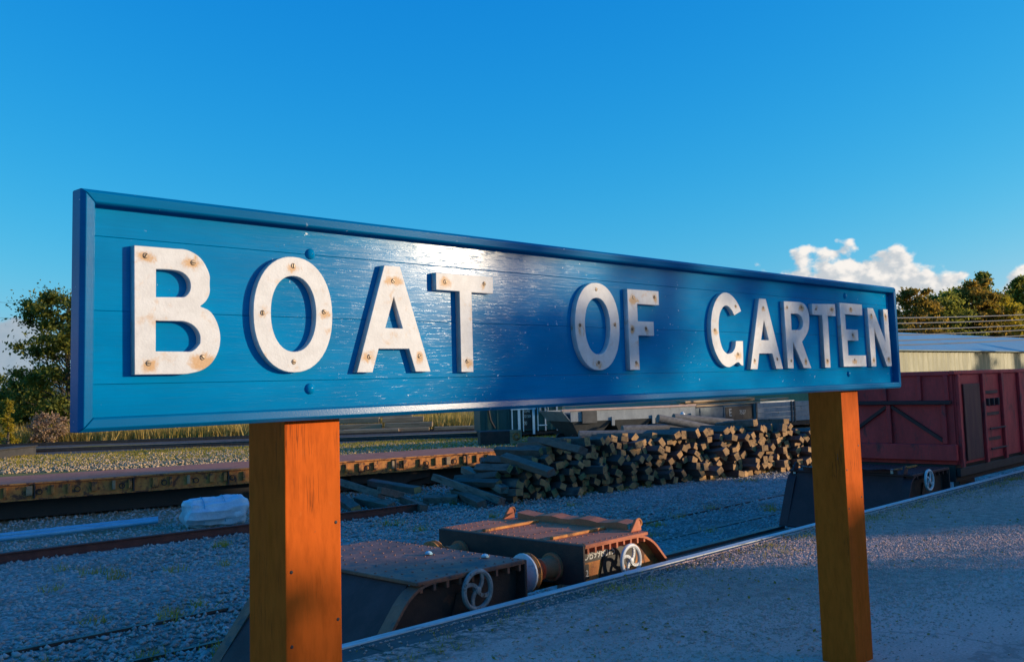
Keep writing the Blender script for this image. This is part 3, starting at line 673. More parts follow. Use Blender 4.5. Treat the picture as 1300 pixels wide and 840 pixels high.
def well_end(root, x_out, x_top, x_bot, z_top, z_bot, sgn, rust, lit_web=None, lugs=True, wheel_x=None, wheel_mat='white_iron', ww=0.15, wz=None):
    """raised end of a low-floor machinery wagon. local coords: y -0.94..0.94, z from rail. x_out headstock, x_top end of the deck,
       x_bot foot of the swan neck; sgn +1 when the well lies towards +X"""
    yh = (WY1 - WY0) / 2
    deck = part('deck_plate', MB().box(min(x_out, x_top), max(x_out, x_top), -yh, yh, z_top - 0.03, z_top), rust, root, bevel=0.006)
    # rivet rows and raised strips along the deck
    lo, hi = min(x_out, x_top), max(x_out, x_top)
    for yy in ((-0.50, 0.37) if lugs else ()):
        part('raised_strip', MB().box(lo + 0.05, hi - 0.10, yy - 0.022, yy + 0.022, z_top + 0.0005, z_top + 0.026), MAT['rust_orange'], deck, bevel=0.004)
    rv = MB()
    for yy in (-0.88, -0.60, -0.40, -0.15, 0.12, 0.28, 0.46, 0.70, 0.88):
        n = 11
        for k in range(n):
            x = lo + 0.04 + (hi - lo - 0.12) * k / (n - 1)
            rv.lathe((x, yy, z_top - 0.001), (0, 0, 1), [(0, 0.011), (0.006, 0.009), (0.0095, 0)], 7)
    xe = x_out + sgn * 0.035
    for k in range(22): rv.lathe((xe, -yh + 0.04 + k * (2 * yh - 0.08) / 21, z_top - 0.001), (0, 0, 1), [(0, 0.011), (0.006, 0.009), (0.0095, 0)], 7)
    tag(part('rivet_rows', rv, rust, deck), kind='stuff')
    # lip plate at the neck and triangular lifting lugs
    xl = x_top - sgn * 0.03
    lip = MB(); n = 12
    for k in range(n):
        y0 = -yh + 0.22 + k * (2 * yh - 0.44) / n; y1 = y0 + (2 * yh - 0.44) / n
        h0 = 0.055 + 0.012 * math.sin(k * 1.7); h1 = 0.055 + 0.012 * math.sin((k + 1) * 1.7)
        lip.add([(xl, y0, z_top), (xl, y1, z_top), (xl, y1, z_top + h1), (xl, y0, z_top + h0), (xl + sgn * 0.16, y0, z_top + h0 + 0.012), (xl + sgn * 0.16, y1, z_top + h1 + 0.012)],
                [(0, 1, 2, 3), (3, 2, 5, 4)])
    if lugs: part('lip_plate', lip, rust, root)
    for yy in ((-yh + 0.12, yh - 0.10) if lugs else ()):
        poly = [(xl - 0.10, z_top), (xl + 0.07, z_top), (xl + 0.055, z_top + 0.085), (xl + 0.02, z_top + 0.115), (xl - 0.005, z_top + 0.11)]
        lug = part('lifting_lug', MB().prism(poly, 'y', yy - 0.016, yy + 0.016), rust, root, bevel=0.004)
        part('shackle', MB().ring((xl + 0.045, yy, z_top + 0.07), (0.2, 1, 0), 0.036, 0.011, 18, 6), MAT['rust_orange'], lug, smooth=True)
    # side webs with a curved outer flange that sweeps down into the well
    path = [(x_out, z_top - 0.012)]
    R = 0.20
    dx, dz = x_bot - x_top, z_bot - z_top; L = math.hypot(dx, dz)
    path.append((x_top - sgn * R, z_top - 0.012))
    for k in range(1, 6):
        q = k / 6; p0 = Vector((x_top - sgn * R, z_top - 0.012)); p1 = Vector((x_top, z_top - 0.012)); p2 = Vector((x_top + dx / L * R, z_top + dz / L * R))
        b = p0 * (1 - q) ** 2 + p1 * 2 * q * (1 - q) + p2 * q * q; path.append((b.x, b.y))
    path.append((x_top + dx / L * R, z_top + dz / L * R)); path.append((x_bot, z_bot))
    for s_ in (-1, 1):
        y = s_ * yh; fl = MB()
        for (a, b) in zip(path[:-1], path[1:]):
            d = Vector((b[0] - a[0], b[1] - a[1])).normalized(); nrm = Vector((-d.y, d.x)) * (sgn)
            if nrm.y < 0: nrm = -nrm
            q = [(a[0], a[1]), (b[0], b[1]), (b[0] - nrm.x * 0.022, b[1] - nrm.y * 0.022), (a[0] - nrm.x * 0.022, a[1] - nrm.y * 0.022)]
            fl.prism(q, 'y', y - 0.002 * s_ if s_ < 0 else y + 0.002, y - s_ * 0.13)
        sf = part('side_flange', fl, rust, root)
        web = [(p[0], p[1] - 0.025) for p in path] + [(x_bot, z_bot - 0.25), (x_out, z_bot - 0.25 + 0.1), (x_out, z_top - 0.4)]
        web = [(p[0], p[1] - 0.025) for p in path[:-1]] + [(x_bot - sgn * 0.06, z_bot), (x_bot - sgn * 0.06, z_bot - 0.02), (x_out, z_bot - 0.02)]
        wb = part('side_web', MB().prism(web, 'y', y - s_ * 0.105, y - s_ * 0.125), MAT['rust_orange'] if lit_web else MAT['rust_dark'], root)  # orange rust colours the sunlit web, dark rust the shaded ones
        for k in range(9):
            x = lo + 0.05 + k * (hi - lo - 0.1) / 8
            part('stiffener', MB().box(x - 0.012, x + 0.012, min(y - s_ * 0.01, y - s_ * 0.1048), max(y - s_ * 0.01, y - s_ * 0.1048), z_top - 0.085, z_top - 0.0345), rust, sf)
    # neck plate between the webs
    npz = [(x_top - sgn * 0.02, z_top - 0.031), (x_bot, z_bot), (x_bot - sgn * 0.03, z_bot - 0.02), (x_top - sgn * 0.05, z_top - 0.06)]
    part('neck_plate', MB().prism(npz, 'y', -yh + 0.131, yh - 0.131), MAT['maroon_dark'], root)
    # headstock, buffers, coupling hook
    part('headstock', MB().box(min(x_out, x_out - sgn * 0.03), max(x_out, x_out - sgn * 0.03), -yh + 0.004, yh - 0.004, z_top - 0.36, z_top - 0.006), MAT['rust_dark'], root, bevel=0.005)
    # axle guard, axle box, brake hand wheel
    wx = (x_out + x_top) / 2
    wheelset(root, wx)
    for s_ in (-1, 1):
        y = s_ * (yh - 0.10)
        g = [(wx - 0.24, z_bot + 0.0), (wx - 0.17, z_top - 0.34), (wx - 0.10, z_top - 0.16), (wx + 0.10, z_top - 0.16), (wx + 0.17, z_top - 0.34), (wx + 0.24, z_bot + 0.0)]
        part('axle_guard', MB().prism(g, 'y', y + s_ * 0.002, y + s_ * 0.016), MAT['black'], root)
        part('axle_box', MB().box(wx - 0.12, wx + 0.12, min(y + s_ * .016, y + s_ * .12), max(y + s_ * .016, y + s_ * .12), 0.26, 0.50), MAT['black'], root, bevel=0.02)
    if wheel_x is not None:
        handwheel(root, (wheel_x, -yh - 0.03, wz if wz is not None else z_top - 0.2), ww, MAT[wheel_mat])
    return deck

def low_wagon(name, label, xc, xa, xb, xat, xbt, xaw, xbw, zt, zb, **kw):
    """xa/xb headstocks, xat/xbt deck ends, xaw/xbw foot of necks; world X; zt/zb world heights"""
    root = thing(name, label, 'wagon', (xc, WYC, RZ))
    yh = (WY1 - WY0) / 2
    if xa is not None: well_end(root, xa - xc, xat - xc, xaw - xc, zt - RZ, zb - RZ, 1, MAT['rust'], **kw.get('a', {}))
    if xb is not None: well_end(root, xb - xc, xbt - xc, xbw - xc, zt - RZ, zb - RZ, -1, kw.get('rustb', MAT['rust']), **kw.get('b', {}))
    x0 = (xaw if xa is not None else kw['x0']) - xc; x1 = (xbw if xb is not None else kw['x1']) - xc
    part('well_floor', MB().box(x0 - 0.02, x1 + 0.02, -yh + 0.1, yh - 0.1, zb - RZ - 0.10, zb - RZ - 0.04), MAT['sleeper'], root)
    for s_ in (-1, 1):
        y = s_ * (yh - 0.05)
        part('well_girder', MB().box(x0, x1, y - 0.05, y + 0.05, zb - RZ - 0.22, zb - RZ), MAT['railtop'], root, bevel=0.006)
    return root

W1 = low_wagon('low_wagon', 'rusty low-floor machinery wagon with white hand wheel and number beside the platform edge', 10.5,
               6.70, 15.15, 7.62, 13.80, 8.42, 13.42, 0.235, -0.55,
               a=dict(lit_web=True, wheel_x=7.30 - 10.5, ww=0.155, wz=0.02 - RZ), b=dict(wheel_x=14.30 - 10.5, ww=0.16, wz=0.12 - RZ), rustb=MAT['maroon_dark'])
buffer(W1, 6.67 - 10.5, -0.58, 0.02 - RZ, -1); buffer(W1, 6.67 - 10.5, 0.62, 0.02 - RZ, -1)
# lettering panel on the near web
_y = -(WY1 - WY0) / 2 + 0.1045
part('number_panel', MB().box(6.76 - 10.5, 7.44 - 10.5, _y - 0.003, _y - 0.0005, 0.055 - RZ, 0.15 - RZ), MAT['panel_black'], W1)
lettering('DB998015', 0.105, MAT['text_white'], W1, (6.785 - 10.5, _y - 0.004, 0.058 - RZ), sx=1.0)
part('data_panel', MB().box(6.745 - 10.5, 6.86 - 10.5, _y - 0.003, _y - 0.0005, -0.09 - RZ, 0.04 - RZ), MAT['panel_black'], W1)
lettering('12', 0.08, MAT['text_white'], W1, (6.77 - 10.5, _y - 0.004, -0.08 - RZ))
part('oval_plate', MB().lathe((7.46 - 10.5, _y - 0.0005, 0.02 - RZ), (0, -1, 0), [(0, 0.10), (0.003, 0.10), (0.004, 0.0)], 24), MAT['panel_black'], W1)
lettering('S', 0.05, MAT['text_white'], W1, (7.49 - 10.5, _y - 0.006, 0.03 - RZ))
# lamp irons on the far raised end
for yy in (WY1 - WYC - 0.08, WY0 - WYC + 0.30):
    part('lamp_iron', MB().beam((13.83 - 10.5, yy, 0.10 - RZ), (13.83 - 10.5, yy, 0.30 - RZ), 0.035, 0.02), MAT['white_iron'], W1)

W0 = low_wagon('low_wagon', 'dark end of a second low wagon with shade-toned hand wheel beside the left post', 3.0,
               None, 5.93, None, 4.78, None, 4.15, 0.225, -0.55, x0=-6.0,
               b=dict(wheel_x=5.36 - 3.0, ww=0.165, wz=0.08 - RZ, wheel_mat='shaded_iron', lugs=False), rustb=MAT['rust_black'])
buffer(W0, 5.96 - 3.0, -0.58, 0.02 - RZ, 1, True); buffer(W0, 5.96 - 3.0, 0.62, 0.02 - RZ, 1)
# small lumps on the deck edge; their pale blue is skylight put into colour
for (x, y) in ((5.80, 5.95), (5.62, 6.45)):
    mb = MB().lathe((x - 3.0, y - WYC, 0.226 - RZ), (0.2, 0.1, 1), [(0, 0.03), (0.012, 0.034), (0.026, 0.022), (0.032, 0.0)], 9)
    part('deck_lump', mb, MAT['pale_blue_iron'], W0, smooth=True)

def red_wagon():
    x0, x1, z0, z1 = 15.50, 21.3, 0.24, 1.66
    root = thing('mineral_wagon', 'tall dark red steel-sided wagon with rusty side door and braced end', 'wagon', ((x0 + x1) / 2, WYC, RZ))
    ox, oy, oz = (x0 + x1) / 2, WYC, RZ; yh = (WY1 - WY0) / 2 + 0.03
    W = lambda a, b, c, d, e, f: MB().box(a - ox, b - ox, c, d, e - oz, f - oz)
    m = MAT['maroon']
    side = part('side_panel', W(x0 + 0.03, x1, -yh, -yh + 0.03, z0, z1 - 0.06), m, root)
    part('side_panel', W(x0 + 0.03, x1, yh - 0.03, yh, z0, z1 - 0.06), m, root)
    end = part('end_panel', W(x0, x0 + 0.029, -yh + 0.03, yh - 0.03, z0, z1 - 0.02), m, root)
    part('end_panel', W(x1 - 0.03, x1 - 0.001, -yh + 0.031, yh - 0.031, z0, z1 - 0.02), m, root)
    part('floor_plate', W(x0 + 0.03, x1 - 0.04, -yh + 0.031, yh - 0.031, z0 + 0.02, z0 + 0.06), MAT['rust_dark'], root)
    for s_ in (-1, 1):
        part('top_rail', W(x0 - 0.05, x1, min(s_ * yh - 0.03, s_ * (yh - 0.05)), max(s_ * yh + 0.03, s_ * (yh - .05)) if s_ > 0 else s_ * (yh - 0.05), z1 - 0.06, z1 + 0.0), m, root, bevel=0.008)
    part('top_rail', W(x0 - 0.035, x0 + 0.02, -yh + 0.052, yh - 0.052, z1 - 0.07, z1 - 0.01), m, root, bevel=0.006)
    # end: upper recess ledge, posts, X braces, bottom beam
    part('end_ledge', W(x0 - 0.10, x0 - 0.0005, -yh + 0.05, yh - 0.05, 1.15, 1.21), MAT['maroon_dark'], end, bevel=0.006)
    for yy in (-0.86, -0.45, 0.10, 0.62):
        part('end_stanchion', W(x0 - 0.05, x0 - 0.0005, yy - 0.03, yy + 0.03, 1.212, z1 - 0.072), m, end, bevel=0.006)
    for yy in (-0.80, 0.05, 0.88):
        part('end_stanchion', W(x0 - 0.06, x0 - 0.0005, yy - 0.035, yy + 0.035, 0.55, 1.149), m, end, bevel=0.006)
    for (ya, yb) in ((-0.76, 0.01), (0.84, 0.09)):
        part('end_brace', MB().beam((x0 - 0.022 - ox, ya, 0.60 - oz), (x0 - 0.022 - ox, yb, 1.12 - oz), 0.04, 0.05), MAT['maroon_dark'], end)
    part('end_beam', W(x0 - 0.10, x0 - 0.0005, -yh, yh, 0.30, 0.545), m, end, bevel=0.01)
    part('underframe', W(x0 - 0.02, x1, -yh + 0.06, yh - 0.06, -0.02, 0.238), MAT['black'], root, bevel=0.008)
    # side ribs, door, ladder, latches
    for x in (x0 + 0.08, 16.65, 17.55, 18.45, 19.35, 20.25, 21.2):
        part('side_rib', W(x - 0.045, x + 0.045, -yh - 0.05, -yh - 0.0005, 0.20, z1 - 0.062), m, side, bevel=0.006)
    door = part('side_door', W(15.80, 16.50, -yh - 0.03, -yh - 0.001, 0.28, 1.45), weathered('rust_streaked_red_door', (0.15, 0.035, 0.02), (0.10, 0.02, 0.02), 3, 0.65, (3, 3, 0.35), 0.2, 40, c3=(0.05, 0.02, 0.018), c3lo=0.5, c3hi=0.7, c3scale=4), root, bevel=0.006, label='rust-streaked side door')
    for z in (0.55, 0.95, 1.30):
        part('hinge_strap', W(16.75, 17.35, -yh - 0.025, -yh - 0.001, z - 0.025, z + 0.025), MAT['maroon_dark'], side)
    for x in (16.82, 17.05, 17.28):
        part('latch', W(x - 0.03, x + 0.03, -yh - 0.06, -yh - 0.002, 1.08, 1.20), MAT['rust_dark'], side, bevel=0.008)
    for z in (0.40, 0.72): part('ladder_rung', MB().cyl((16.74 - ox, -yh - 0.07, z - oz), (17.46 - ox, -yh - 0.07, z - oz), 0.014, n=8), MAT['rust_dark'], side)
    part('sole_bar', W(x0, x1, -yh - 0.01, -yh + 0.05, 0.06, 0.19), MAT['black'], root, bevel=0.006)
    for x in (16.4, 20.3): wheelset(root, x - ox, 0.40)
    for yy in (-0.6, 0.6): buffer(root, x0 - 0.10 - ox, yy, 0.02 - oz, -1)
red_wagon()

def rail(name, label, x0, x1, y, zt, group, mat='railtop', dydx=0.0):
    prof = [(-0.035, 0), (0.035, 0), (0.035, -0.03), (0.012, -0.045), (0.012, -0.11), (0.06, -0.125), (0.06, -0.14), (-0.06, -0.14), (-0.06, -0.125), (-0.012, -0.11), (-0.012, -0.045), (-0.035, -0.03)]
    mb = MB().prism([(p, q) for p, q in prof], 'x', 0, x1 - x0); me = mb.mesh(name, MAT[mat], smooth=False)
    o = link(name, me); o.location = (x0, y, zt); o.rotation_euler = (0, 0, math.atan(dydx)); return tag(o, label, 'rail', group)
rail('track_rail', 'rail of the platform track, the one next to the platform wall', -40, 160, WYC - 0.72, RZ, 'rails of the tracks')
rail('track_rail', 'rail of the platform track on the far side under the wagons', -40, 160, WYC + 0.72, RZ, 'rails of the tracks')
rail('track_rail', 'dark rail half sunk in gravel just beyond the low wagon', -40, 160, 9.72, GZ + 0.03, 'rails of the tracks')
rail('track_rail', 'dark rail half sunk in gravel farther from the low wagon', -40, 160, 11.12, GZ + 0.03, 'rails of the tracks')

# ------------------------------------------------------------------ yard: loose rail, pipes, bundle, flat wagon
def loose_between(name, label, cat, a, b, prof, mat, smooth=False):
    """sweep a (side, up) profile from a to b"""
    a = Vector(a); b = Vector(b); d = (b - a); L = d.length; mb = MB().prism(prof, 'x', 0, L)
    o = link(name, mb.mesh(name, mat, smooth=smooth)); o.location = a
    d.normalize(); o.rotation_euler = (0, -math.asin(d.z), math.atan2(d.y, d.x)); return tag(o, label, cat)
IB = [(-0.05, 0), (0.05, 0), (0.05, 0.02), (0.012, 0.03), (0.012, 0.14), (0.05, 0.15), (0.05, 0.17), (-0.05, 0.17), (-0.05, 0.15), (-0.012, 0.14), (-0.012, 0.03), (-0.05, 0.02)]
p0 = atZ(-60, 723, GZ); p1 = atZ(530, 649, GZ)
loose_between('loose_rail', 'long red-brown rail lying loose on the gravel', 'rail', (p0[0], p0[1], GZ), (p1[0], p1[1], GZ), IB, MAT['redsteel'])
def circ(r, cx=0, cz=0, n=14): return [(cx + r * math.cos(2 * math.pi * k / n), cz + r * math.sin(2 * math.pi * k / n)) for k in range(n)]
for k, (ya, yb, lab) in enumerate(((686, 661, 'pale blue pipe on the ground, nearer one of the pair'), (681, 658, 'pale blue pipe on the ground, farther one of the pair'))):
    p0 = atZ(-70, ya + 6, GZ + 0.10); p1 = atZ(200, yb, GZ + 0.10)
    loose_between('pipe', lab, 'pipe', p0, p1, circ(0.046), MAT['pipe'], True)
    tag(bpy.context.scene.objects[-1] if False else [o for o in COL.objects if o.name.startswith('pipe')][-1], group='pale blue pipes')

def wrapped_bundle():
    a = Vector(atZ(233, 672, GZ)); b = Vector(atZ(310, 664, GZ)); a.z = b.z = GZ + 0.30
    d = (b - a); L = d.length; u = d.normalized(); w = Vector((0, 0, 1)); v = w.cross(u); mb = MB(); n, m = 30, 40; rr = random.Random(4)
    for i in range(n + 1):
        q = i / n; end = min(q, 1 - q) * n
        for j in range(m):
            an = 2 * math.pi * j / m
            r = 0.295 * (0.95 + 0.05 * math.cos(2 * an)) + 0.014 * math.sin(an * 13 + 2 * q) + 0.014 * math.sin(an * 4 + q * 5) + 0.010 * math.sin(q * 19 + an * 5) * (1 if math.sin(an * 3 + q * 4) > 0 else 0.3)
            r *= 0.82 + 0.18 * min(1, end / 3) if end < 3 else 1.0
            r *= 1 + 0.16 * q
            if i in (0, n): r *= 0.75
            sag = -0.02 * math.sin(q * math.pi)
            p = a + u * (L * q + (0.05 * math.sin(an * 3) if i in (0, 1, n, n - 1) else 0)) + v * (r * math.cos(an)) + w * (r * math.sin(an) + sag)
            p.z = max(p.z, GZ + 0.005); mb.v.append(tuple(p))
    for i in range(n):
        for j in range(m): mb.f.append([i * m + j, i * m + (j + 1) % m, (i + 1) * m + (j + 1) % m, (i + 1) * m + j]); mb.mi.append(0)
    mb.f += [list(range(m)), list(range(n * m + m - 1, n * m - 1, -1))]; mb.mi += [0, 0]
    o = thing('wrapped_bundle', 'bundle wrapped in white plastic sheet beside the loose rail', 'bundle', tuple((a + b) / 2 - Vector((0, 0, 0.30))))
    part('plastic_sheet', mb, MAT['plastic'], o, smooth=True, world_root=o.location)
    for q in (0.28, 0.62):
        c = a + u * (L * q); part('tie_band', MB().ring(c, u, 0.275 + 0.04 * q, 0.011, 26, 5), MAT['pipe'], o, world_root=o.location)
wrapped_bundle()

def flat_wagon():
    zt = -0.17
    a = Vector(atZ(104, 608, zt)); b = Vector(atZ(645, 571, zt)); d = (b - a).normalized(); a = a - d * 6.5; L = (b - a).length
    ang = math.atan2(d.y, d.x)
    root = thing('flat_wagon', 'long low rusty flat wagon with stake pockets along its side', 'wagon', (a.x, a.y, GZ), ang)
    h = zt - GZ; W = 2.3
    deck = part('deck', MB().box(0, L, 0.02, W, h - 0.05, h), MAT['rust'], root, bevel=0.006)
    part('side_girder', MB().box(0, L, 0.02, 0.06, h - 0.34, h - 0.0505), MAT['rust_orange'], root)
    part('side_girder', MB().box(0, L, W - 0.06, W - 0.02, h - 0.34, h - 0.0505), MAT['rust_dark'], root)
    part('bottom_flange', MB().box(0.6, L - 0.4, -0.03, 0.12, h - 0.365, h - 0.3405), MAT['rust_orange'], root)
    part('top_flange', MB().box(0, L, -0.04, 0.0195, h - 0.03, h + 0.004), MAT['rust_orange'], root)
    x = 0.35; k = 0
    while x < L - 0.2:
        w = 0.07 + 0.05 * (k % 3 == 0)
        mb = MB().box(x, x + w, -0.05, 0.0195, h - 0.27, h - 0.07)
        part('stake_pocket', mb, MAT['rust_orange'] if k % 4 else MAT['timber_pale'], root, bevel=0.008)
        if k % 2 == 0:
            part('lashing_ring', MB().ring((x + w + 0.14, -0.01, h - 0.2), (0.3, 1, 0), 0.055, 0.012, 14, 5), MAT['rust_dark'], root)
        if k % 5 == 2: part('girder_rib', MB().box(x + w + 0.03, x + w + 0.06, -0.04, 0.0195, h - 0.335, h - 0.035), MAT['rust_dark'], root)
        x += 0.42 + 0.1 * math.sin(k * 2.3); k += 1
    part('headstock', MB().box(L, L + 0.06, 0.02, W, h - 0.33, h - 0.01), MAT['timber_pale'], root, bevel=0.01)
    for xx in (1.6, 3.2, L - 4.2, L - 2.6):
        mb = MB()
        for y in (0.45, 1.85): mb.lathe((xx, y - 0.06, 0.30), (0, 1, 0), [(0, 0.30), (0.02, 0.30), (0.03, 0.28), (0.12, 0.275), (0.12, 0.06)], 20)
        mb.cyl((xx, 0.45, 0.30), (xx, 1.85, 0.30), 0.05, n=10); part('wheelset', mb, MAT['black'], root, smooth=True)
    for xx in (2.4, L - 3.4):
        part('bogie_frame', MB().prism([(xx - 1.15, 0.42), (xx - 0.9, 0.5), (xx + 0.9, 0.5), (xx + 1.15, 0.42), (xx + 1.1, 0.24), (xx + 0.6, 0.2), (xx + 0.3, 0.1), (xx - 0.3, 0.1), (xx - 0.6, 0.2), (xx - 1.1, 0.24)], 'y', 0.24, 0.32), MAT['rust_dark'], root, bevel=0.01)
    part('underframe', MB().box(0.4, L - 0.5, 0.42, 1.9, 0.06, h - 0.0505), MAT['black'], root)  # deep black box added to darken the gap beneath the deck
flat_wagon()

# ------------------------------------------------------------------ sleepers
def sleeper_mesh(seed, L=2.3):
    r = random.Random(seed); w, h = 0.195 + r.uniform(-.03, .025), 0.145 + r.uniform(-.02, .02); mb = MB(); n = 5
    rings = []
    for i in range(n + 1):
        x = L * i / n; rg = []
        for (a, b) in ((-1, -1), (1, -1), (1, 1), (-1, 1)):
            rg.append((x + (r.uniform(-.02, .02) if i in (0, n) else 0), a * w / 2 + r.uniform(-.006, .006), b * h / 2 + r.uniform(-.006, .006)))
        rings.append(rg)
    vs = [p for rg in rings for p in rg]; fs = []
    for i in range(n):
        for j in range(4): fs.append((i * 4 + j, i * 4 + (j + 1) % 4, i * 4 + 4 + (j + 1) % 4, i * 4 + 4 + j))
    mb.cur = 0; mb.add(vs, fs); mb.cur = 1; mb.f += [[3, 2, 1, 0], [n * 4, n * 4 + 1, n * 4 + 2, n * 4 + 3]]; mb.mi += [1, 1]
    return mb.mesh('railway_sleeper', [MAT['sleeper'], MAT['sleeper_end']], bevel=0.007)
SL = [sleeper_mesh(k) for k in range(7)]
SLP = []
for me in SL[:3]:
    c = me.copy(); c.materials[0] = MAT['sleeper_pale']; c.materials[1] = MAT['sleeper_pale']; SLP.append(c)

def place_sleeper(me, p, yaw, pitch=0.0, roll=0.0, scale=1.0):
    o = link('railway_sleeper', me); o.location = p; o.rotation_euler = (roll, pitch, yaw); o.scale = (scale, 1, 1); return o

def sleeper_pile():
    r = random.Random(11)
    A = Vector((15.75, 15.75, GZ)); B = Vector((27.6, 13.25, GZ)); d = (B - A); L = d.length; u = d.normalized()
    prof = [(0.0, 0.55), (0.6, 0.95), (1.6, 1.22), (3.2, 1.32), (5.0, 1.22), (6.5, 1.28), (7.6, 1.36), (8.8, 1.42), (9.8, 1.36), (10.6, 1.15), (11.6, 0.95), (12.2, 0.6)]
    def top(s):
        for (a, ha), (b, hb) in zip(prof[:-1], prof[1:]):
            if a <= s <= b: return ha + (hb - ha) * (s - a) / (b - a)
        return 0.5
    cnt = 0; lay = 0; z = 0.085; allp = []
    base_yaw = math.atan2(d.y, d.x) + math.pi / 2
    while z < 1.5:
        s = 0.1 + (0.14 if lay % 2 else 0) + r.uniform(0, .08); col = 0
        while s < L - 0.1:
            if z <= top(s) - 0.02 + r.uniform(-.05, .06):
                p = A + u * s; off = r.gauss(0, 0.20) + z * 0.16
                yaw = base_yaw + r.gauss(0, 0.15); tilt = r.gauss(0, 0.035)
                roll = r.choice((0, 0.2, 0.35, -0.4, 0.6, -0.7, 1.1, 1.5, 0.8, -0.9)) + r.gauss(0, 0.15)
                q = p + Vector((math.cos(base_yaw), math.sin(base_yaw), 0)) * off
                allp.append((r.choice(SL), (q.x, q.y, GZ + z + r.uniform(-.02, .02)), yaw, abs(r.gauss(0.05, 0.04)), roll, lay, col)); col += 1
                ''' sleeper in the big pile, %s layer from the ground, %s from the left' % '''
            s += r.uniform(0.20, 0.285)
        z += r.uniform(0.15, 0.18); lay += 1
    # the 290 nearest ends are things of their own; what is left far behind at the right is one mass
    allp.sort(key=lambda q: q[1][0] + 0.2 * q[5])
    vs, fs, mi = [], [], []
    for k, (me, loc, yaw, pit, roll, la, co) in enumerate(allp):
        if k < 290:
            o = place_sleeper(me, loc, yaw, pit, roll, 0.62)
            tag(o, 'timber sleeper in the big pile, %s layer from the ground, %s from the left' % (ORD[la], ORD[co]), 'sleeper', 'sleepers in the big pile')
        else:
            Mx = Matrix.Translation(loc) @ Matrix.Rotation(yaw, 4, 'Z') @ Matrix.Rotation(pit, 4, 'Y') @ Matrix.Rotation(roll, 4, 'X') @ Matrix.Diagonal((0.62, 1, 1, 1)); b0 = len(vs)
            vs += [tuple(Mx @ v.co) for v in me.vertices]
            for pl in me.polygons: fs.append([b0 + i for i in pl.vertices]); mi.append(pl.material_index)
    if vs:
        me = bpy.data.meshes.new('sleeper_heap'); me.from_pydata(vs, [], fs); me.materials.append(MAT['sleeper']); me.materials.append(MAT['sleeper_end']); me.polygons.foreach_set('material_index', mi)
        tag(link('sleeper_heap', me), 'far right end of the big sleeper pile beside the right post', 'sleepers', kind='stuff')
    print('SLEEPERS', len(allp))
    return len(allp)
ORD = ['first', 'second', 'third', 'fourth', 'fifth', 'sixth', 'seventh', 'eighth', 'ninth', 'tenth', 'eleventh', 'twelfth', 'thirteenth', 'fourteenth', 'fifteenth', 'sixteenth', 'seventeenth', 'eighteenth', 'nineteenth', 'twentieth'] + ['%d%s' % (k, {1: 'st', 2: 'nd', 3: 'rd'}.get(k % 10, 'th')) for k in range(21, 70)]
NPILE = sleeper_pile()

# loose sleepers around the left end of the pile (ends given as photo directions on the yard, heights in metres above ground)
loose = [((433, 612), .42, (485, 628), .22, 'weathered loose sleeper lying uppermost right beside the left post'),
         ((481, 622), .40, (510, 629), .22, 'short sleeper stub next to the loose heap by the post'),
         ((553, 606), .50, (637, 636), .10, 'long loose sleeper sloping down to the gravel near the middle of the heap'),
         ((585, 593), .62, (641, 622), .30, 'loose sleeper sloping steeply against the left end of the pile'),
         ((608, 598), .50, (645, 606), .48, 'loose sleeper lying across behind the sloping ones'),
         ((538, 634), .10, (581, 633), .10, 'short squared sleeper flat on the gravel'),
         ((578, 624), .20, (612, 640), .08, 'half-buried sleeper in front of the sloping ones'),
         ((512, 634), .14, (538, 645), .08, 'stubby sleeper end pointing at the gravel strip'),
         ((455, 633), .14, (497, 643), .08, 'low sleeper half hidden behind the loose rail end'),
         ((434, 634), .12, (452, 647), .10, 'dark sleeper with its end facing out by the post'),
         ((470, 612), .30, (530, 622), .30, 'sleeper lying in the dark under the flat wagon'),
         ((610, 586), .75, (652, 592), .60, 'top sleeper bridging from flat wagon to pile'),
         ((640, 580), .95, (700, 600), .70, 'sleeper sliding down the left shoulder of the pile'),
         ((655, 566), 1.05, (715, 562), 1.25, 'pale sleeper lying along the crest of the pile'),
         ((690, 560), 1.25, (740, 572), 1.15, 'sleeper slumped across the crest of the pile')]
for k, (pa, za, pb, zb, lab) in enumerate(loose):
    a = Vector(atZ(pa[0], pa[1], GZ + za)); b = Vector(atZ(pb[0], pb[1], GZ + zb)); d = b - a
    if d.length > 2.6: a = b - d.normalized() * 2.5; d = b - a
    o = place_sleeper(SLP[k % 3] if k not in (9, 10) else SL[k % 7], a, math.atan2(d.y, d.x), -math.asin(d.normalized().z), random.uniform(-.5, .5), d.length / 2.3)
    tag(o, lab, 'sleeper', 'loose sleepers by the pile')

for k, (pa, pb, za, lab) in enumerate((((735, 552), (905, 549), 0.95, 'long grey pole lying along behind the pile, lowest one'),
                                       ((835, 531), (915, 546), 1.15, 'grey pole slanting down behind the pile'),
                                       ((790, 545), (880, 541), 1.05, 'grey pole behind the pile, middle one'),
                                       ((855, 530), (930, 536), 1.2, 'grey pole behind the pile, uppermost one'))):
    a = Vector(atD(pa[0], pa[1], 29.5 + k * 0.5)); b = Vector(atD(pb[0], pb[1], 30.5 + k * 0.5))
    mb = MB().cyl((0, 0, 0), tuple(b - a), 0.13, 0.11, 12); o = link('timber_pole', mb.mesh('timber_pole', MAT['log'], smooth=True)); o.location = a
    tag(o, lab, 'pole', 'grey poles behind the pile')

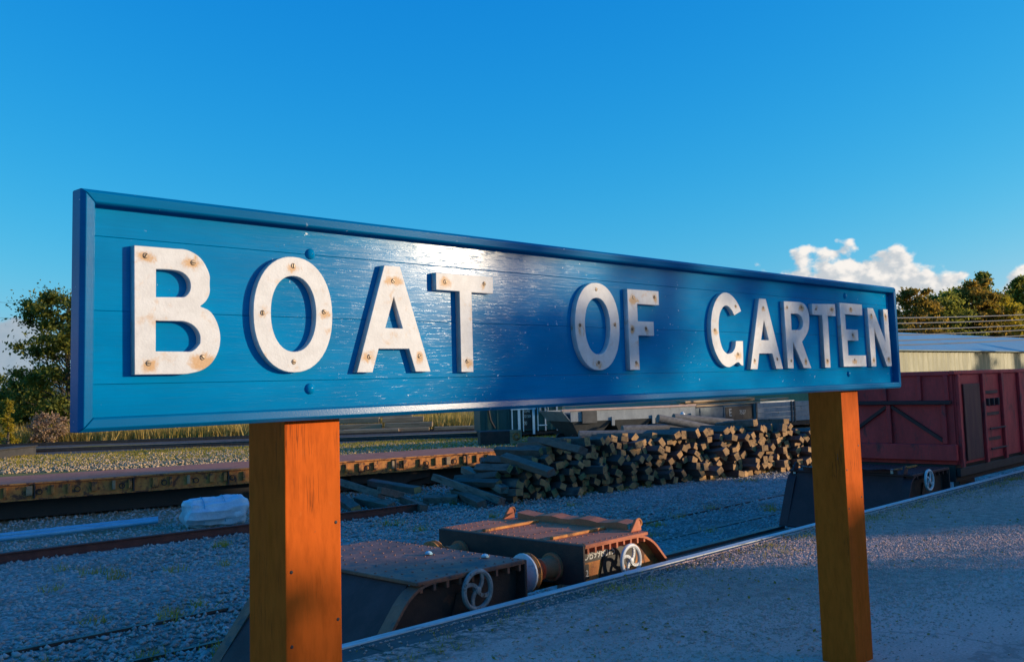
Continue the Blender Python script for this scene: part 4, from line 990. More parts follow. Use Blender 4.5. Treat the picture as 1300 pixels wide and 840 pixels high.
# ------------------------------------------------------------------ vegetation generators
def leaf_cloud(centers, radii, n_each, size, seed, flat=0.6):
    r = np.random.default_rng(seed); C_ = np.repeat(np.asarray(centers), n_each, axis=0); R_ = np.repeat(np.asarray(radii), n_each)[:, None]
    d = r.normal(size=C_.shape); d /= np.linalg.norm(d, axis=1)[:, None] + 1e-9
    rad_ = np.clip(np.abs(r.normal(0, 0.62, (len(C_), 1))), 0.02, 1.7)
    P = C_ + d * rad_ * R_ * np.array([1, 1, flat])
    a = r.normal(size=P.shape); a /= np.linalg.norm(a, axis=1)[:, None]
    b = np.cross(a, r.normal(size=P.shape)); b /= np.linalg.norm(b, axis=1)[:, None] + 1e-9
    s_ = (size * (0.6 + 0.8 * r.random((len(P), 1))))
    V = np.stack([P - a * s_, P - b * s_ * 0.55, P + a * s_, P + b * s_ * 0.55], axis=1).reshape(-1, 3)
    return V, np.arange(len(V)).reshape(-1, 4)

def tree_meshes(seed, H, W, leaf, lmat, clear=0.15, nl=46, per=170, droop=0.0, shape='round', leafsize=None, crown_r=0.17):
    r = random.Random(seed); wood = MB(); tr = H * 0.018 + 0.04
    pts = [Vector((0, 0, 0))]
    for k in range(1, 8): pts.append(Vector((pts[-1].x + r.uniform(-.03, .03) * H * .4, pts[-1].y + r.uniform(-.03, .03) * H * .4, H * 0.93 * k / 7)))
    for k in range(7): wood.cyl(pts[k], pts[k + 1], tr * (1 - k / 7.6), tr * (1 - (k + 1) / 7.6), 8, caps=(k in (0, 6)))
    cen, rr = [], []
    for k in range(nl):
        q = clear + (1 - clear) * ((k + 0.5) / nl); z = H * q * 0.97
        if shape == 'round': w = W / 2 * math.sqrt(max(0.05, 1 - ((q - 0.52) / 0.52) ** 2))
        elif shape == 'cone': w = W / 2 * max(0.12, (1 - q) * 1.15)
        else: w = W / 2 * (0.35 + 0.65 * math.sin(math.pi * min(1, q * 0.95 + 0.03)) ** 0.7)
        a = k * 2.39996 + r.uniform(-.5, .5); rad_ = w * r.uniform(0.35, 1.0)
        tip = Vector((rad_ * math.cos(a), rad_ * math.sin(a), z + r.uniform(-.04, .04) * H - droop * rad_))
        base_z = max(0.08 * H, min(H * 0.9, z - rad_ * 0.7)); i = min(6, int(base_z / (H * 0.93) * 7)); b0 = pts[i].lerp(pts[i + 1], (base_z / (H * .93) * 7) - i)
        mid = b0.lerp(tip, 0.55) + Vector((0, 0, 0.05 * H * r.random()))
        lr = tr * 0.34 * (1.1 - q)
        wood.cyl(b0, mid, lr + .012, lr * .7 + .008, 5, caps=False); wood.cyl(mid, tip, lr * .7 + .008, 0.006, 5, caps=False)
        cr = crown_r * W * r.uniform(0.55, 1.15) * (0.7 + 0.5 * w / (W / 2))
        cen.append(tuple(tip)); rr.append(cr)
        if r.random() < .7: cen.append(tuple(mid.lerp(tip, 0.4) + Vector((r.uniform(-1, 1), r.uniform(-1, 1), r.uniform(-.5, .7))) * cr * .6)); rr.append(cr * 0.75)
    V, Fq = leaf_cloud(cen, rr, per, leafsize or leaf, seed)
    return wood.mesh('trunk', MAT['bark'], smooth=True), np_mesh('crown', V, Fq, lmat)

def tree(name, label, loc, meshes, rz=0.0, sc=1.0, group=None, cat='tree', parts=('trunk', 'crown')):
    t = thing(name, label, cat, loc, rz, group); t.scale = (sc, sc, sc)
    link(parts[0], meshes[0], t); link(parts[1], meshes[1], t); return t

def grass_blades(n, area, hmin, hmax, seed, lean=0.25, wid=0.02):
    """area(rng, n) -> xy array"""
    r = np.random.default_rng(seed); xy = area(r, n); h = hmin + (hmax - hmin) * r.random(n) ** 1.5
    an = r.random(n) * 6.283; w = wid * (0.6 + 0.8 * r.random(n)); ln = r.normal(size=(n, 2)) * lean * h[:, None]
    z0 = np.full(n, GZ - 0.02)
    A = np.stack([xy[:, 0] - w * np.cos(an), xy[:, 1] - w * np.sin(an), z0], 1); B = np.stack([xy[:, 0] + w * np.cos(an), xy[:, 1] + w * np.sin(an), z0], 1)
    T = np.stack([xy[:, 0] + ln[:, 0], xy[:, 1] + ln[:, 1], GZ + h], 1)
    return np.stack([A, B, T], 1).reshape(-1, 3), np.arange(3 * n).reshape(-1, 3)

def stones(name, n, area, smin, smax, mat, seed, z=GZ):
    r = np.random.default_rng(seed); xy = area(r, n); s_ = smin + (smax - smin) * r.random(n) ** 2
    base = np.array([(1, 0, 0), (-1, 0, 0), (0, 1, 0), (0, -1, 0), (0, 0, 1), (0, 0, -1)], float)
    F0 = np.array([(0, 2, 4), (2, 1, 4), (1, 3, 4), (3, 0, 4), (2, 0, 5), (1, 2, 5), (3, 1, 5), (0, 3, 5)])
    V = base[None] * (0.6 + 0.7 * r.random((n, 6, 1))) * s_[:, None, None] + r.normal(size=(n, 6, 3)) * s_[:, None, None] * 0.18
    a = r.random(n) * 6.283; c, sn = np.cos(a), np.sin(a)
    X = V[..., 0] * c[:, None] - V[..., 1] * sn[:, None]; Y = V[..., 0] * sn[:, None] + V[..., 1] * c[:, None]
    V = np.stack([X + xy[:, :1], Y + xy[:, 1:2], V[..., 2] * 0.75 + z + s_[:, None] * 0.2], -1).reshape(-1, 3)
    Fq = (F0[None] + 6 * np.arange(n)[:, None, None]).reshape(-1, 3)
    return tag(link(name, np_mesh(name, V, Fq, mat)), kind='stuff')

# ------------------------------------------------------------------ gravel, far tracks, grass
def near_area(r, n):
    x = 1 + 32 * r.random(n) ** 1.1; y = 8.4 + 15.5 * r.random(n) ** 1.4; return np.stack([x, y], 1)
o = stones('gravel', 80000, near_area, 0.015, 0.05, MAT['stone'], 2); tag(o, 'loose grey gravel spread between the platform track and the sleepers', 'gravel')

def sun_strip_area(r, n):
    x = r.normal(10.0, 2.6, n); y = np.minimum(r.normal(4.0, 0.75, n), 5.2); return np.stack([x, y], 1)  # grit massed on the sunlit strip to catch low sun and brighten it
o = stones('sun_strip_grit', 90000, sun_strip_area, 0.005, 0.013, MAT['grit'], 12, z=0.0); tag(o, 'loose pinkish grit added to brighten the sunlit strip of platform', 'grit')

def weed_area(r, n):
    c = r.random(160) * 24 + 1; i = r.integers(0, 160, n); return np.stack([c[i] + r.normal(0, .07, n), 4.98 + r.normal(0, .07, n) - 0.25 * (r.random(160)[i] < .25)], 1)
V, Fq = grass_blades(5200, weed_area, 0.01, 0.06, 31, 0.7, 0.004); V[:, 2] -= GZ - 0.0
tag(link('platform_weeds', np_mesh('platform_weeds', V, Fq, MAT['moss'])), 'thin weeds growing along the platform coping joint', 'weeds', kind='stuff')
def litter():
    r = np.random.default_rng(33); n = 1500; x = r.random(n) * 18 + 1.5; y = 5.25 - np.abs(r.normal(0, 1.1, n)); c = np.stack([x, y, np.full(n, .012)], 1)
    a = r.normal(size=(n, 3)) * np.array([1, 1, .35]); a /= np.linalg.norm(a, axis=1)[:, None]; b = np.cross(a, np.array([0, 0, 1.0]) + r.normal(size=(n, 3)) * .3); b /= np.linalg.norm(b, axis=1)[:, None]
    s_ = (0.008 + 0.012 * r.random(n))[:, None]; V = np.stack([c - a * s_, c - b * s_ * .6, c + a * s_, c + b * s_ * .6], 1).reshape(-1, 3); V[:, 2] = np.maximum(V[:, 2], 0.002)
    tag(link('fallen_leaves', np_mesh('fallen_leaves', V, np.arange(4 * n).reshape(-1, 4), MAT['leaf_autumn'])), 'small fallen leaves scattered on the platform', 'leaves', kind='stuff')
litter()

def yard_weed_area(r, n):
    c = np.stack([r.random(130) * 26 + 3, r.choice([9.5, 9.95, 10.9, 11.35, 14.0, 15.2, 16.4], 130) + r.normal(0, .35, 130)], 1); i = r.integers(0, 130, n); return c[i] + r.normal(0, .09, (n, 2))
V, Fq = grass_blades(7000, yard_weed_area, 0.03, 0.16, 41, 0.5, 0.007)
tag(link('yard_weeds', np_mesh('yard_weeds', V, Fq, MAT['moss'])), 'scattered weeds growing in the gravel by the sunken rails', 'weeds', kind='stuff')

# far siding running off at a slant: ballast shoulder and rails
FA = Vector(atZ(-120, 581, GZ)); FB = Vector(atZ(560, 556, GZ)); FD = (FB - FA).normalized(); FN = Vector((-FD.y, FD.x, 0))
def far_strip(name, off0, off1, z, mat, ext=(-30, 90), n=60):
    mb = MB(); rr = random.Random(5)
    for k in range(n + 1):
        c = FA + FD * (ext[0] + (ext[1] - ext[0]) * k / n)
        p = c + FN * (off0 + rr.uniform(-.25, .25)); q = c + FN * (off1 + rr.uniform(-.25, .25)); mb.v += [(p.x, p.y, GZ + z - 0.12), (p.x + FN.x * .6, p.y + FN.y * .6, GZ + z), (q.x - FN.x * .6, q.y - FN.y * .6, GZ + z), (q.x, q.y, GZ + z - 0.12)]
    for k in range(n):
        for j in range(3): mb.f.append([4 * k + j, 4 * k + 4 + j, 4 * k + 5 + j, 4 * k + 1 + j]); mb.mi.append(0)
    return tag(link(name, mb.mesh(name, mat)), kind='structure')
MAT['ballast_far'] = weathered('dark_ballast', (0.055, 0.05, 0.05), (0.10, 0.092, 0.088), 3, 0.9, bump=0.6, bscale=9, world=True)  # darker mottled tone for the far ballast
far_strip('ballast_bed', -1.8, 1.8, 0.06, MAT['ballast_far'])
far_strip('ballast_bed', 4.6, 8.4, 0.06, MAT['ballast_far'])
ang = math.atan2(FD.y, FD.x)
for k, off in enumerate((-0.72, 0.72, 5.8, 7.24)):
    c = FA + FD * (-30) + FN * off
    rail('track_rail', ['far siding rail in dark ballast, nearest of the four', 'far siding rail in dark ballast, second of the four', 'far siding rail beside the grass bank, third of the four', 'far siding rail beside the grass bank, farthest of the four'][k],
         c.x, c.x + 120, c.y, GZ + 0.17, 'rails of the tracks', dydx=math.tan(ang))
def pale_area(r, n):
    t_ = r.random(n); s_ = r.random(n); a = FA - FD * 2; p = np.stack([a.x + FD.x * 44 * t_ ** .8, a.y + FD.y * 44 * t_ ** .8], 1)
    off = -3.0 - 10.0 * s_ ** 0.9; return p + np.stack([FN.x * off, FN.y * off], 1)
o = stones('spilt_ballast', 17000, pale_area, 0.03, 0.09, MAT['stone_sunlit'], 5); tag(o, 'sun-toned spilt ballast stones beyond the flat wagon', 'ballast')
def turf_area(r, n):
    t_ = r.random(n) * 44 - 4; off = -2.2 - 8.0 * r.random(n) ** 2.2 + r.normal(size=n) * .4 + 0.8 * np.sin(t_ * .6)
    return np.stack([FA.x + FD.x * t_ + FN.x * off, FA.y + FD.y * t_ + FN.y * off], 1)
V, Fq = grass_blades(46000, turf_area, 0.03, 0.12, 8, 0.6, 0.03)
tag(link('short_turf', np_mesh('short_turf', V, Fq, MAT['moss'])), 'strip of yellow-green turf between the tracks', 'grass', kind='stuff')
def tall_area(r, n):
    t_ = r.random(n) * 40 - 6; off = 9.6 + 7.0 * r.random(n); cl = r.normal(size=n) * .3
    return np.stack([FA.x + FD.x * t_ + FN.x * off + cl, FA.y + FD.y * t_ + FN.y * off], 1)
V, Fq = grass_blades(24000, tall_area, 0.35, 1.25, 9, 0.22, 0.035)
tag(link('tall_grass', np_mesh('tall_grass', V, Fq, MAT['drygrass'])), 'tall dry golden grass along the far edge of the yard', 'grass', kind='stuff')

# ------------------------------------------------------------------ left: birch, shrubs, block
def gp(x, y): p = atZ(x, y, GZ); return (p[0], p[1], GZ)
tree('birch_tree', 'leafy birch tree standing left of the name board', gp(88, 556), tree_meshes(21, 9.9, 8.6, 0.1, MAT['leaf_birch'], 0.05, 84, 260, 0.10, 'tall', 0.115, 0.115), 0.4)
tree('round_shrub', 'dark green shrub spilling out at the foot of the birch', gp(30, 556), tree_meshes(22, 4.3, 6.2, 0.1, MAT['leaf_birch'], 0.05, 30, 260, 0.1, 'round', 0.11, 0.18), 1.4, cat='shrub', parts=('stem', 'foliage'), group='shrubs at the yard edge')
tree('round_shrub', 'dark green shrub cut by the left picture edge', gp(-25, 552), tree_meshes(23, 4.6, 6.0, 0.1, MAT['leaf_birch'], 0.05, 26, 240, 0.1, 'round', 0.11, 0.18), 0.2, cat='shrub', parts=('stem', 'foliage'), group='shrubs at the yard edge')
tree('dry_bush', 'pinkish-brown dry bush in front of the birch', gp(60, 563), tree_meshes(24, 1.7, 2.1, 0.1, MAT['leaf_pink'], 0.1, 18, 150, 0.0, 'round', 0.06, 0.2), 0.0, cat='shrub', parts=('stem', 'foliage'), group='shrubs at the yard edge')
tree('yellow_shrub', 'slim yellow-green shrub near the left picture edge', gp(10, 566), tree_meshes(25, 2.5, 1.4, 0.1, MAT['leaf_gold'], 0.05, 18, 120, 0.0, 'cone', 0.06, 0.2), 0.0, cat='shrub', parts=('stem', 'foliage'), group='shrubs at the yard edge')
p = gp(-8, 584); q = gp(46, 577)
blk = thing('concrete_block', 'dark concrete block low on the ground at the left edge', 'block', p, math.atan2(q[1] - p[1], q[0] - p[0]))
part('block_body', MB().box(-0.6, math.hypot(q[0] - p[0], q[1] - p[1]), 0, 1.0, -0.05, 0.38), MAT['concrete'], blk, bevel=0.03)
part('block_cap', MB().box(-0.65, math.hypot(q[0] - p[0], q[1] - p[1]) + 0.05, -0.05, 1.05, 0.382, 0.44), MAT['concrete'], blk, bevel=0.02)
for k, (x, y, h, w, m, lab) in enumerate(((165, 551, 2.3, 3.6, 'leaf_birch', 'low dark bush showing under the board above the grass, left one'), (255, 548, 2.2, 3.4, 'leaf_dark', 'low dark bush showing under the board above the grass, right one'),
                                          (470, 536, 2.6, 6.0, 'leaf_dark', 'dark bush behind the timber stack'), (555, 532, 2.8, 7.0, 'leaf_dark', 'dark bush beside the green van'), (360, 540, 2.6, 6.5, 'leaf_dark', 'dark bush hidden mostly by the left post'))):
    tree('low_bush', lab, gp(x, y), tree_meshes(40 + k, h, w, 0.1, MAT[m], 0.05, 22, 170, 0.05, 'round', 0.13, 0.2), k * 1.1, cat='shrub', parts=('stem', 'foliage'), group='low bushes behind the yard')

# ------------------------------------------------------------------ background wagons, van, timber
def oriented(name, label, cat, pa, pb, group=None):
    """root at ground under photo point pa, local x running to under pb"""
    a = Vector(gp(*pa)); b = Vector(gp(*pb)); d = b - a
    return thing(name, label, cat, a, math.atan2(d.y, d.x), group), d.length

def timber_stack():
    a = Vector(gp(425, 553)); b = Vector(gp(618, 547)); d = (b - a); L = d.length; ang = math.atan2(d.y, d.x); k = 0; r = random.Random(6)
    u = d.normalized(); v = Vector((-u.y, u.x, 0))
    rows = [(0.0, 0.0, 0.14, 0.0, 0.42), (0.0, 0.3, 0.16, 0.05, 0.62), (0.3, 0.9, .42, 0.02, 0.30), (0.3, 0.8, .44, 0.32, 0.64), (0.0, 1.6, .75, 0.0, 0.28), (0.1, 1.5, .74, 0.30, 0.58), (0.0, 0.6, .15, .65, 1.0), (0.0, 2.2, 1.0, 0.03, 0.5)]
    labs = ['bottom beam of the far sunlit timber stack, left end', 'bottom beam of the far sunlit timber stack, middle', 'second-layer beam of the far timber stack, left', 'second-layer beam of the far timber stack, right',
            'third-layer beam of the far timber stack, left', 'third-layer beam of the far timber stack, right', 'single pale beam lying right of the timber stack', 'uppermost beam of the far timber stack']
    for (j, off, z, q0, q1) in rows:
        p = a + u * (L * q0) + v * off; o = link('timber_beam', MB().box(0, L * (q1 - q0), 0, 0.55, -0.15, 0.15).mesh('timber_beam', MAT['timber_pale'], bevel=0.03))
        o.location = (p.x, p.y, GZ + z); o.rotation_euler = (0, 0, ang + r.uniform(-.04, .04)); tag(o, labs[k], 'beam', 'far stack of timber beams'); k += 1
timber_stack()

def green_van():
    root, L = oriented('goods_van', 'dark green box van with pale blue ladder frame and white lettering', 'van', (610, 557), (716, 553))
    H = 2.6; W = 2.2
    body = part('body', MB().box(0, L, 0, W, 0.32, H), MAT['green_van'], root, bevel=0.02)
    part('roof', MB().prism([(-0.05, H), (W / 2, H + 0.3), (W + 0.05, H)], 'x', -0.05, L + 0.05), MAT['grey_dark'], root)
    part('underframe', MB().box(0.1, L - 0.1, 0.1, W - 0.1, 0.12, 0.318), MAT['black'], root)
    for x in (0.07, 0.20, 0.33, 0.93): part('body_rib', MB().box(L * x, L * x + 0.07, -0.05, -0.001, 0.34, H - 0.05), MAT['green_van'], body)
    part('pipe_bend', MB().tube([(L * .15, -0.08, H - .3), (L * .10, -.1, 1.4), (L * .12, -.1, 0.9), (L * .17, -.1, 0.5)], 0.05), MAT['black'], root)
    for x, w, m in ((0.37, 0.05, 'pale_blue_iron'), (0.445, 0.12, 'pale_blue_iron'), (0.505, 0.035, 'pale_blue_iron'), (0.62, 0.11, 'pale_blue_iron'), (0.68, 0.035, 'pale_blue_iron'), (0.77, 0.05, 'white_iron'), (0.91, 0.06, 'white_iron')):
        part('upright', MB().box(L * x, L * x + w, -0.16, -0.06, 0.15 if w > .1 else 0.3, H - 0.1), MAT[m], root)
    part('cross_rail', MB().box(L * .36, L * .66, -0.175, -0.162, 1.36, 1.42), MAT['pale_blue_iron'], root)
    part('cross_rail', MB().box(L * .68, L * .79, -0.175, -0.162, 0.55, 0.60), MAT['pale_blue_iron'], root)
    part('coiled_hose', MB().ring((L * .74, -0.22, 1.32), (0.2, 1, 0), 0.16, 0.025, 20, 6).ring((L * .76, -0.25, 1.36), (0.1, 1, 0.3), 0.19, 0.02, 20, 6), MAT['white_iron'], root, smooth=True)
    part('number_panel', MB().box(L * .515, L * .615, -0.02, -0.001, 0.4, 1.4), MAT['panel_black'], root)
    for txt, z in (('BS48', 1.16), ('201504', 0.92), ('00', 0.55)):
        lettering(txt, 0.26 if len(txt) < 5 else 0.2, MAT['text_white'], root, (L * .52, -0.025, z), sx=0.62)
    for x in (0.2, 0.8): part('wheelset', MB().lathe((L * x, 0.3, 0.2), (0, 1, 0), [(0, 0.2), (0.1, 0.2), (0.11, 0.08), (1.4, 0.08), (1.41, 0.2), (1.5, 0.2)], 18), MAT['black'], root)
    bx, bl = oriented('rusty_tank_end', 'rusty brown box end with round flange in front of the green van', 'box', (610, 566), (662, 564))
    part('box_body', MB().box(0, bl, 0, 0.9, 0.0, 0.62), MAT['rust_dark'], bx, bevel=0.03)
    part('flange', MB().ring((bl - 0.22, -0.03, 0.36), (0, 1, 0), 0.13, 0.05, 20, 8), MAT['rust_orange'], bx, smooth=True)
    part('flange_plate', MB().box(bl - 0.5, bl + 0.02, -0.025, -0.002, 0.05, 0.64), MAT['timber_pale'], bx, bevel=0.004)
green_van()

def hopper_wagon():
    root, L = oriented('hopper_wagon', 'grey ballast hopper wagon with sloping dark chutes behind the pile', 'wagon', (712, 566), (884, 556))
    zt = 1.42; W = 2.2
    part('side_plate', MB().box(0.5, L, -0.02, 0.02, 0.98, zt), MAT['grey_wagon'], root)
    part('side_plate', MB().box(0.5, L, W - 0.02, W + 0.02, 0.98, zt), MAT['grey_wagon'], root)
    part('end_plate', MB().prism([(0.1, zt), (0.5, 0.98), (0.53, 0.98), (0.16, zt)], 'y', 0, W), MAT['grey_wagon'], root)
    part('end_plate', MB().box(L - 0.03, L + 0.001, 0.021, W - 0.021, 0.98, zt - 0.002), MAT['grey_wagon'], root)
    part('top_rail', MB().box(0.05, L + 0.02, -0.07, 0.03, zt + 0.001, zt + 0.09), MAT['pink_edge'], root, bevel=0.01)
    part('load', MB().box(0.5, L - 0.04, 0.021, W - 0.021, 1.1, 1.3), MAT['ballast_far'], root)
    n = 3; w = (L - 0.7) / n
    for k in range(n):
        x = 0.55 + k * w; mx = x + w / 2
        ch = MB().add([(x, -0.015, 0.98), (x + w * .96, -0.015, 0.98), (mx + w * .18, 0.45, 0.18), (mx - w * .18, 0.45, 0.18), (x, W, 0.98), (x + w * .96, W, 0.98), (mx + w * .18, W - .45, 0.18), (mx - w * .18, W - .45, 0.18)],
                      [(0, 1, 2, 3), (7, 6, 5, 4), (0, 3, 7, 4), (1, 5, 6, 2), (3, 2, 6, 7)])
        c = part('chute', ch, MAT['grey_dark'], root)
        part('chute_door', MB().box(mx - w * .17, mx + w * .17, 0.36, 0.448, 0.12, 0.3), MAT['grey_dark'], c)
        part('bracket', MB().box(x + w * .98 - 0.09, x + w * .98 + 0.05, -0.09, -0.022, 0.75, 1.12), MAT['grey_wagon'], root)
        part('bracket', MB().box(mx - 0.3, mx + 0.55, -0.06, 0.3, 0.28, 0.34), MAT['grey_wagon'], root)
        part('bracket', MB().box(mx + 0.2, mx + 0.32, -0.08, 0.0, 0.20, 0.55), MAT['grey_wagon'], root)
    part('end_cabinet', MB().box(1.02, 1.72, -0.10, -0.022, 0.9, zt - 0.02), MAT['grey_dark'], root)
    part('chassis', MB().box(0.2, L, 0.3, W - 0.3, 0.06, 0.17), MAT['black'], root)
    for x in (0.9, L - 0.9): part('wheelset', MB().lathe((x, 0.4, 0.22), (0, 1, 0), [(0, 0.22), (0.1, 0.22), (0.11, 0.08), (1.3, 0.08), (1.31, 0.22), (1.4, 0.22)], 18), MAT['black'], root)
hopper_wagon()

def plank_wagons():
    root, L = oriented('open_wagon', 'dull blue open wagon marked E carrying pale sunlit planks', 'wagon', (868, 556), (966, 546))
    part('side', MB().box(0, L, -0.02, 0.03, 0.35, 1.30), MAT['blue_wagon'], root)
    part('side', MB().box(0, L, 2.0, 2.05, 0.35, 1.30), MAT['blue_wagon'], root)
    part('floor_plate', MB().box(0, L, 0.031, 1.999, 0.35, 0.45), MAT['black'], root)
    part('end', MB().box(0, 0.04, 0.031, 1.999, 0.451, 1.30), MAT['blue_wagon'], root)
    part('end', MB().box(L - 0.04, L, 0.031, 1.999, 0.451, 1.30), MAT['blue_wagon'], root)
    part('dark_panel', MB().box(L * .52, L * .98, -0.05, -0.021, 0.42, 1.25), MAT['panel_black'], root)
    lettering('E', 0.5, MAT['text_white'], root, (L * .56, -0.06, 0.72)); lettering('7527', 0.28, MAT['text_white'], root, (L * .70, -0.06, 0.82))
    for x in (0.2, 0.5): part('side_rib', MB().box(L * x, L * x + 0.08, -0.06, -0.021, 0.38, 1.28), MAT['blue_wagon'], root)
    part('underframe', MB().box(0.1, L - 0.1, 0.1, 1.9, 0.15, 0.349), MAT['black'], root)
    for x in (0.8, L - 0.8): part('wheelset', MB().lathe((x, 0.3, 0.2), (0, 1, 0), [(0, 0.2), (0.1, 0.2), (0.11, 0.08), (1.4, 0.08), (1.41, 0.2), (1.5, 0.2)], 18), MAT['black'], root)
    a = root.location; ca, sa = math.cos(root.rotation_euler[2]), math.sin(root.rotation_euler[2])
    labs = ['lowest pale plank lying sunlit on the blue open wagon', 'middle pale plank lying sunlit on the blue open wagon', 'top pale plank lying sunlit on the blue open wagon', 'pale plank reaching over the end of the blue open wagon']
    for k, (x0, x1, y, z) in enumerate(((-0.1, L * .98, -0.05, 1.39), (0.1, L * 1.0, 0.25, 1.52), (0.25, L * .95, -0.0, 1.60), (L * 1.01, L * 1.45, -0.02, 1.50))):
        o = link('pale_plank', MB().box(0, x1 - x0, 0, 0.5, -0.045, 0.045).mesh('pale_plank', MAT['timber_pale'], bevel=0.01))
        o.location = (a.x + ca * x0 - sa * y, a.y + sa * x0 + ca * y, GZ + z); o.rotation_euler = (0, 0, root.rotation_euler[2] + 0.01 * (k - 1)); tag(o, labs[k], 'plank', 'pale planks on the open wagon')
    r2, L2 = oriented('plank_sided_wagon', 'grey plank-sided wagon at the right behind the sleeper pile', 'wagon', (960, 547), (1050, 540))
    for k in range(4):
        part('plank', MB().box(0, L2, -0.02 - 0.004 * (k % 2), 0.03, 0.38 + 0.245 * k, 0.38 + 0.245 * k + 0.235), MAT['grey_wagon'], r2, bevel=0.006)
        part('plank', MB().box(0, L2, 2.0, 2.05, 0.38 + 0.245 * k, 0.38 + 0.245 * k + 0.235), MAT['grey_wagon'], r2, bevel=0.006)
    for x in (0.0, 0.48, 0.52, 0.97): part('stanchion', MB().box(L2 * x, L2 * x + 0.1, -0.07, -0.026, 0.3, 1.38), MAT['grey_dark'], r2)
    part('end', MB().box(-0.03, -0.001, -0.02, 2.05, 0.38, 1.35), MAT['grey_wagon'], r2)
    part('underframe', MB().box(0, L2, 0.05, 1.95, 0.15, 0.37), MAT['black'], r2)
    for x in (0.8, L2 - 0.8): part('wheelset', MB().lathe((x, 0.3, 0.2), (0, 1, 0), [(0, 0.2), (0.1, 0.2), (0.11, 0.08), (1.4, 0.08), (1.41, 0.2), (1.5, 0.2)], 18), MAT['black'], r2)
    p = thing('marker_lamp', 'small white lamp post standing behind the grey poles', 'lamp', tuple(gp(868, 560)))
    part('pole', MB().cyl((0, 0, 0), (0, 0, 0.95), 0.05, n=10), MAT['grey_dark'], p); part('lamp_head', MB().lathe((0, 0, 0.951), (0, 0, 1), [(0, 0.10), (0.12, 0.12), (0.22, 0.11), (0.3, 0.04)], 12), MAT['white_iron'], p)
plank_wagons()

# ------------------------------------------------------------------ right: shed, trees, wires
def shed():
    X0, X1, Y0, Y1 = 76.0, 145.0, 32.0, 45.0; ze = 3.46; zr = 5.40
    root = thing('long_shed', 'long low shed with sheet roof coloured by sky reflection and corrugated wall', 'building', (X0, Y0, GZ))
    def corr(x0, x1, mat, nm):
        mb = MB(); pitch = 1.0; n = int((x1 - x0) / (pitch / 2))
        for k in range(n + 1):
            x = x0 + (x1 - x0) * k / n; y = 0.042 * (1 if k % 2 else -1); mb.v += [(x - X0, y, 0), (x - X0, y, ze - GZ)]
        for k in range(n): mb.f.append([2 * k, 2 * k + 2, 2 * k + 3, 2 * k + 1]); mb.mi.append(0)
        return part(nm, mb, mat, root, smooth=False)
    corr(X0, X1, MAT['corr'], 'corrugated_wall')
    part('gable_wall', MB().prism([(0.06, 0), (Y1 - Y0, 0), (Y1 - Y0, ze - GZ), ((Y1 - Y0) / 2, zr - GZ - .06), (0.06, ze - GZ)], 'x', 0.0, 0.1), MAT['corr'], root)
    part('gable_wall', MB().prism([(0.06, 0), (Y1 - Y0, 0), (Y1 - Y0, ze - GZ), ((Y1 - Y0) / 2, zr - GZ - .06), (0.06, ze - GZ)], 'x', X1 - X0 - 0.1, X1 - X0), MAT['corr'], root)
    part('back_wall', MB().box(0.1, X1 - X0 - 0.1, Y1 - Y0 - 0.1, Y1 - Y0, 0, ze - GZ), MAT['corr'], root)
    h = (Y1 - Y0) / 2; e = 0.35
    for s_ in (0, 1):
        ya, yb = (-e, h) if s_ == 0 else (Y1 - Y0 + e, h); za = ze - GZ - e * (zr - ze) / h + 0.08; zb = zr - GZ + 0.08; n = 30; w = (X1 - X0 + 1.0) / n
        for k in range(n):
            x0 = -0.5 + k * w
            part('roof_sheet', MB().add([(x0 + .004, ya, za), (x0 + w - .004, ya, za), (x0 + w - .004, yb, zb), (x0 + .004, yb, zb), (x0 + .004, ya, za - .05), (x0 + w - .004, ya, za - .05), (x0 + w - .004, yb, zb - .05), (x0 + .004, yb, zb - .05)],
                                        [(0, 1, 2, 3), (7, 6, 5, 4), (0, 4, 5, 1), (1, 5, 6, 2), (2, 6, 7, 3), (3, 7, 4, 0)]), MAT['roof'], root)
    part('gutter', MB().box(-0.5, X1 - X0 + 0.5, -e - 0.1, -e - 0.002, ze - GZ - 0.1, ze - GZ - 0.02), MAT['corr_green'], root)
shed()

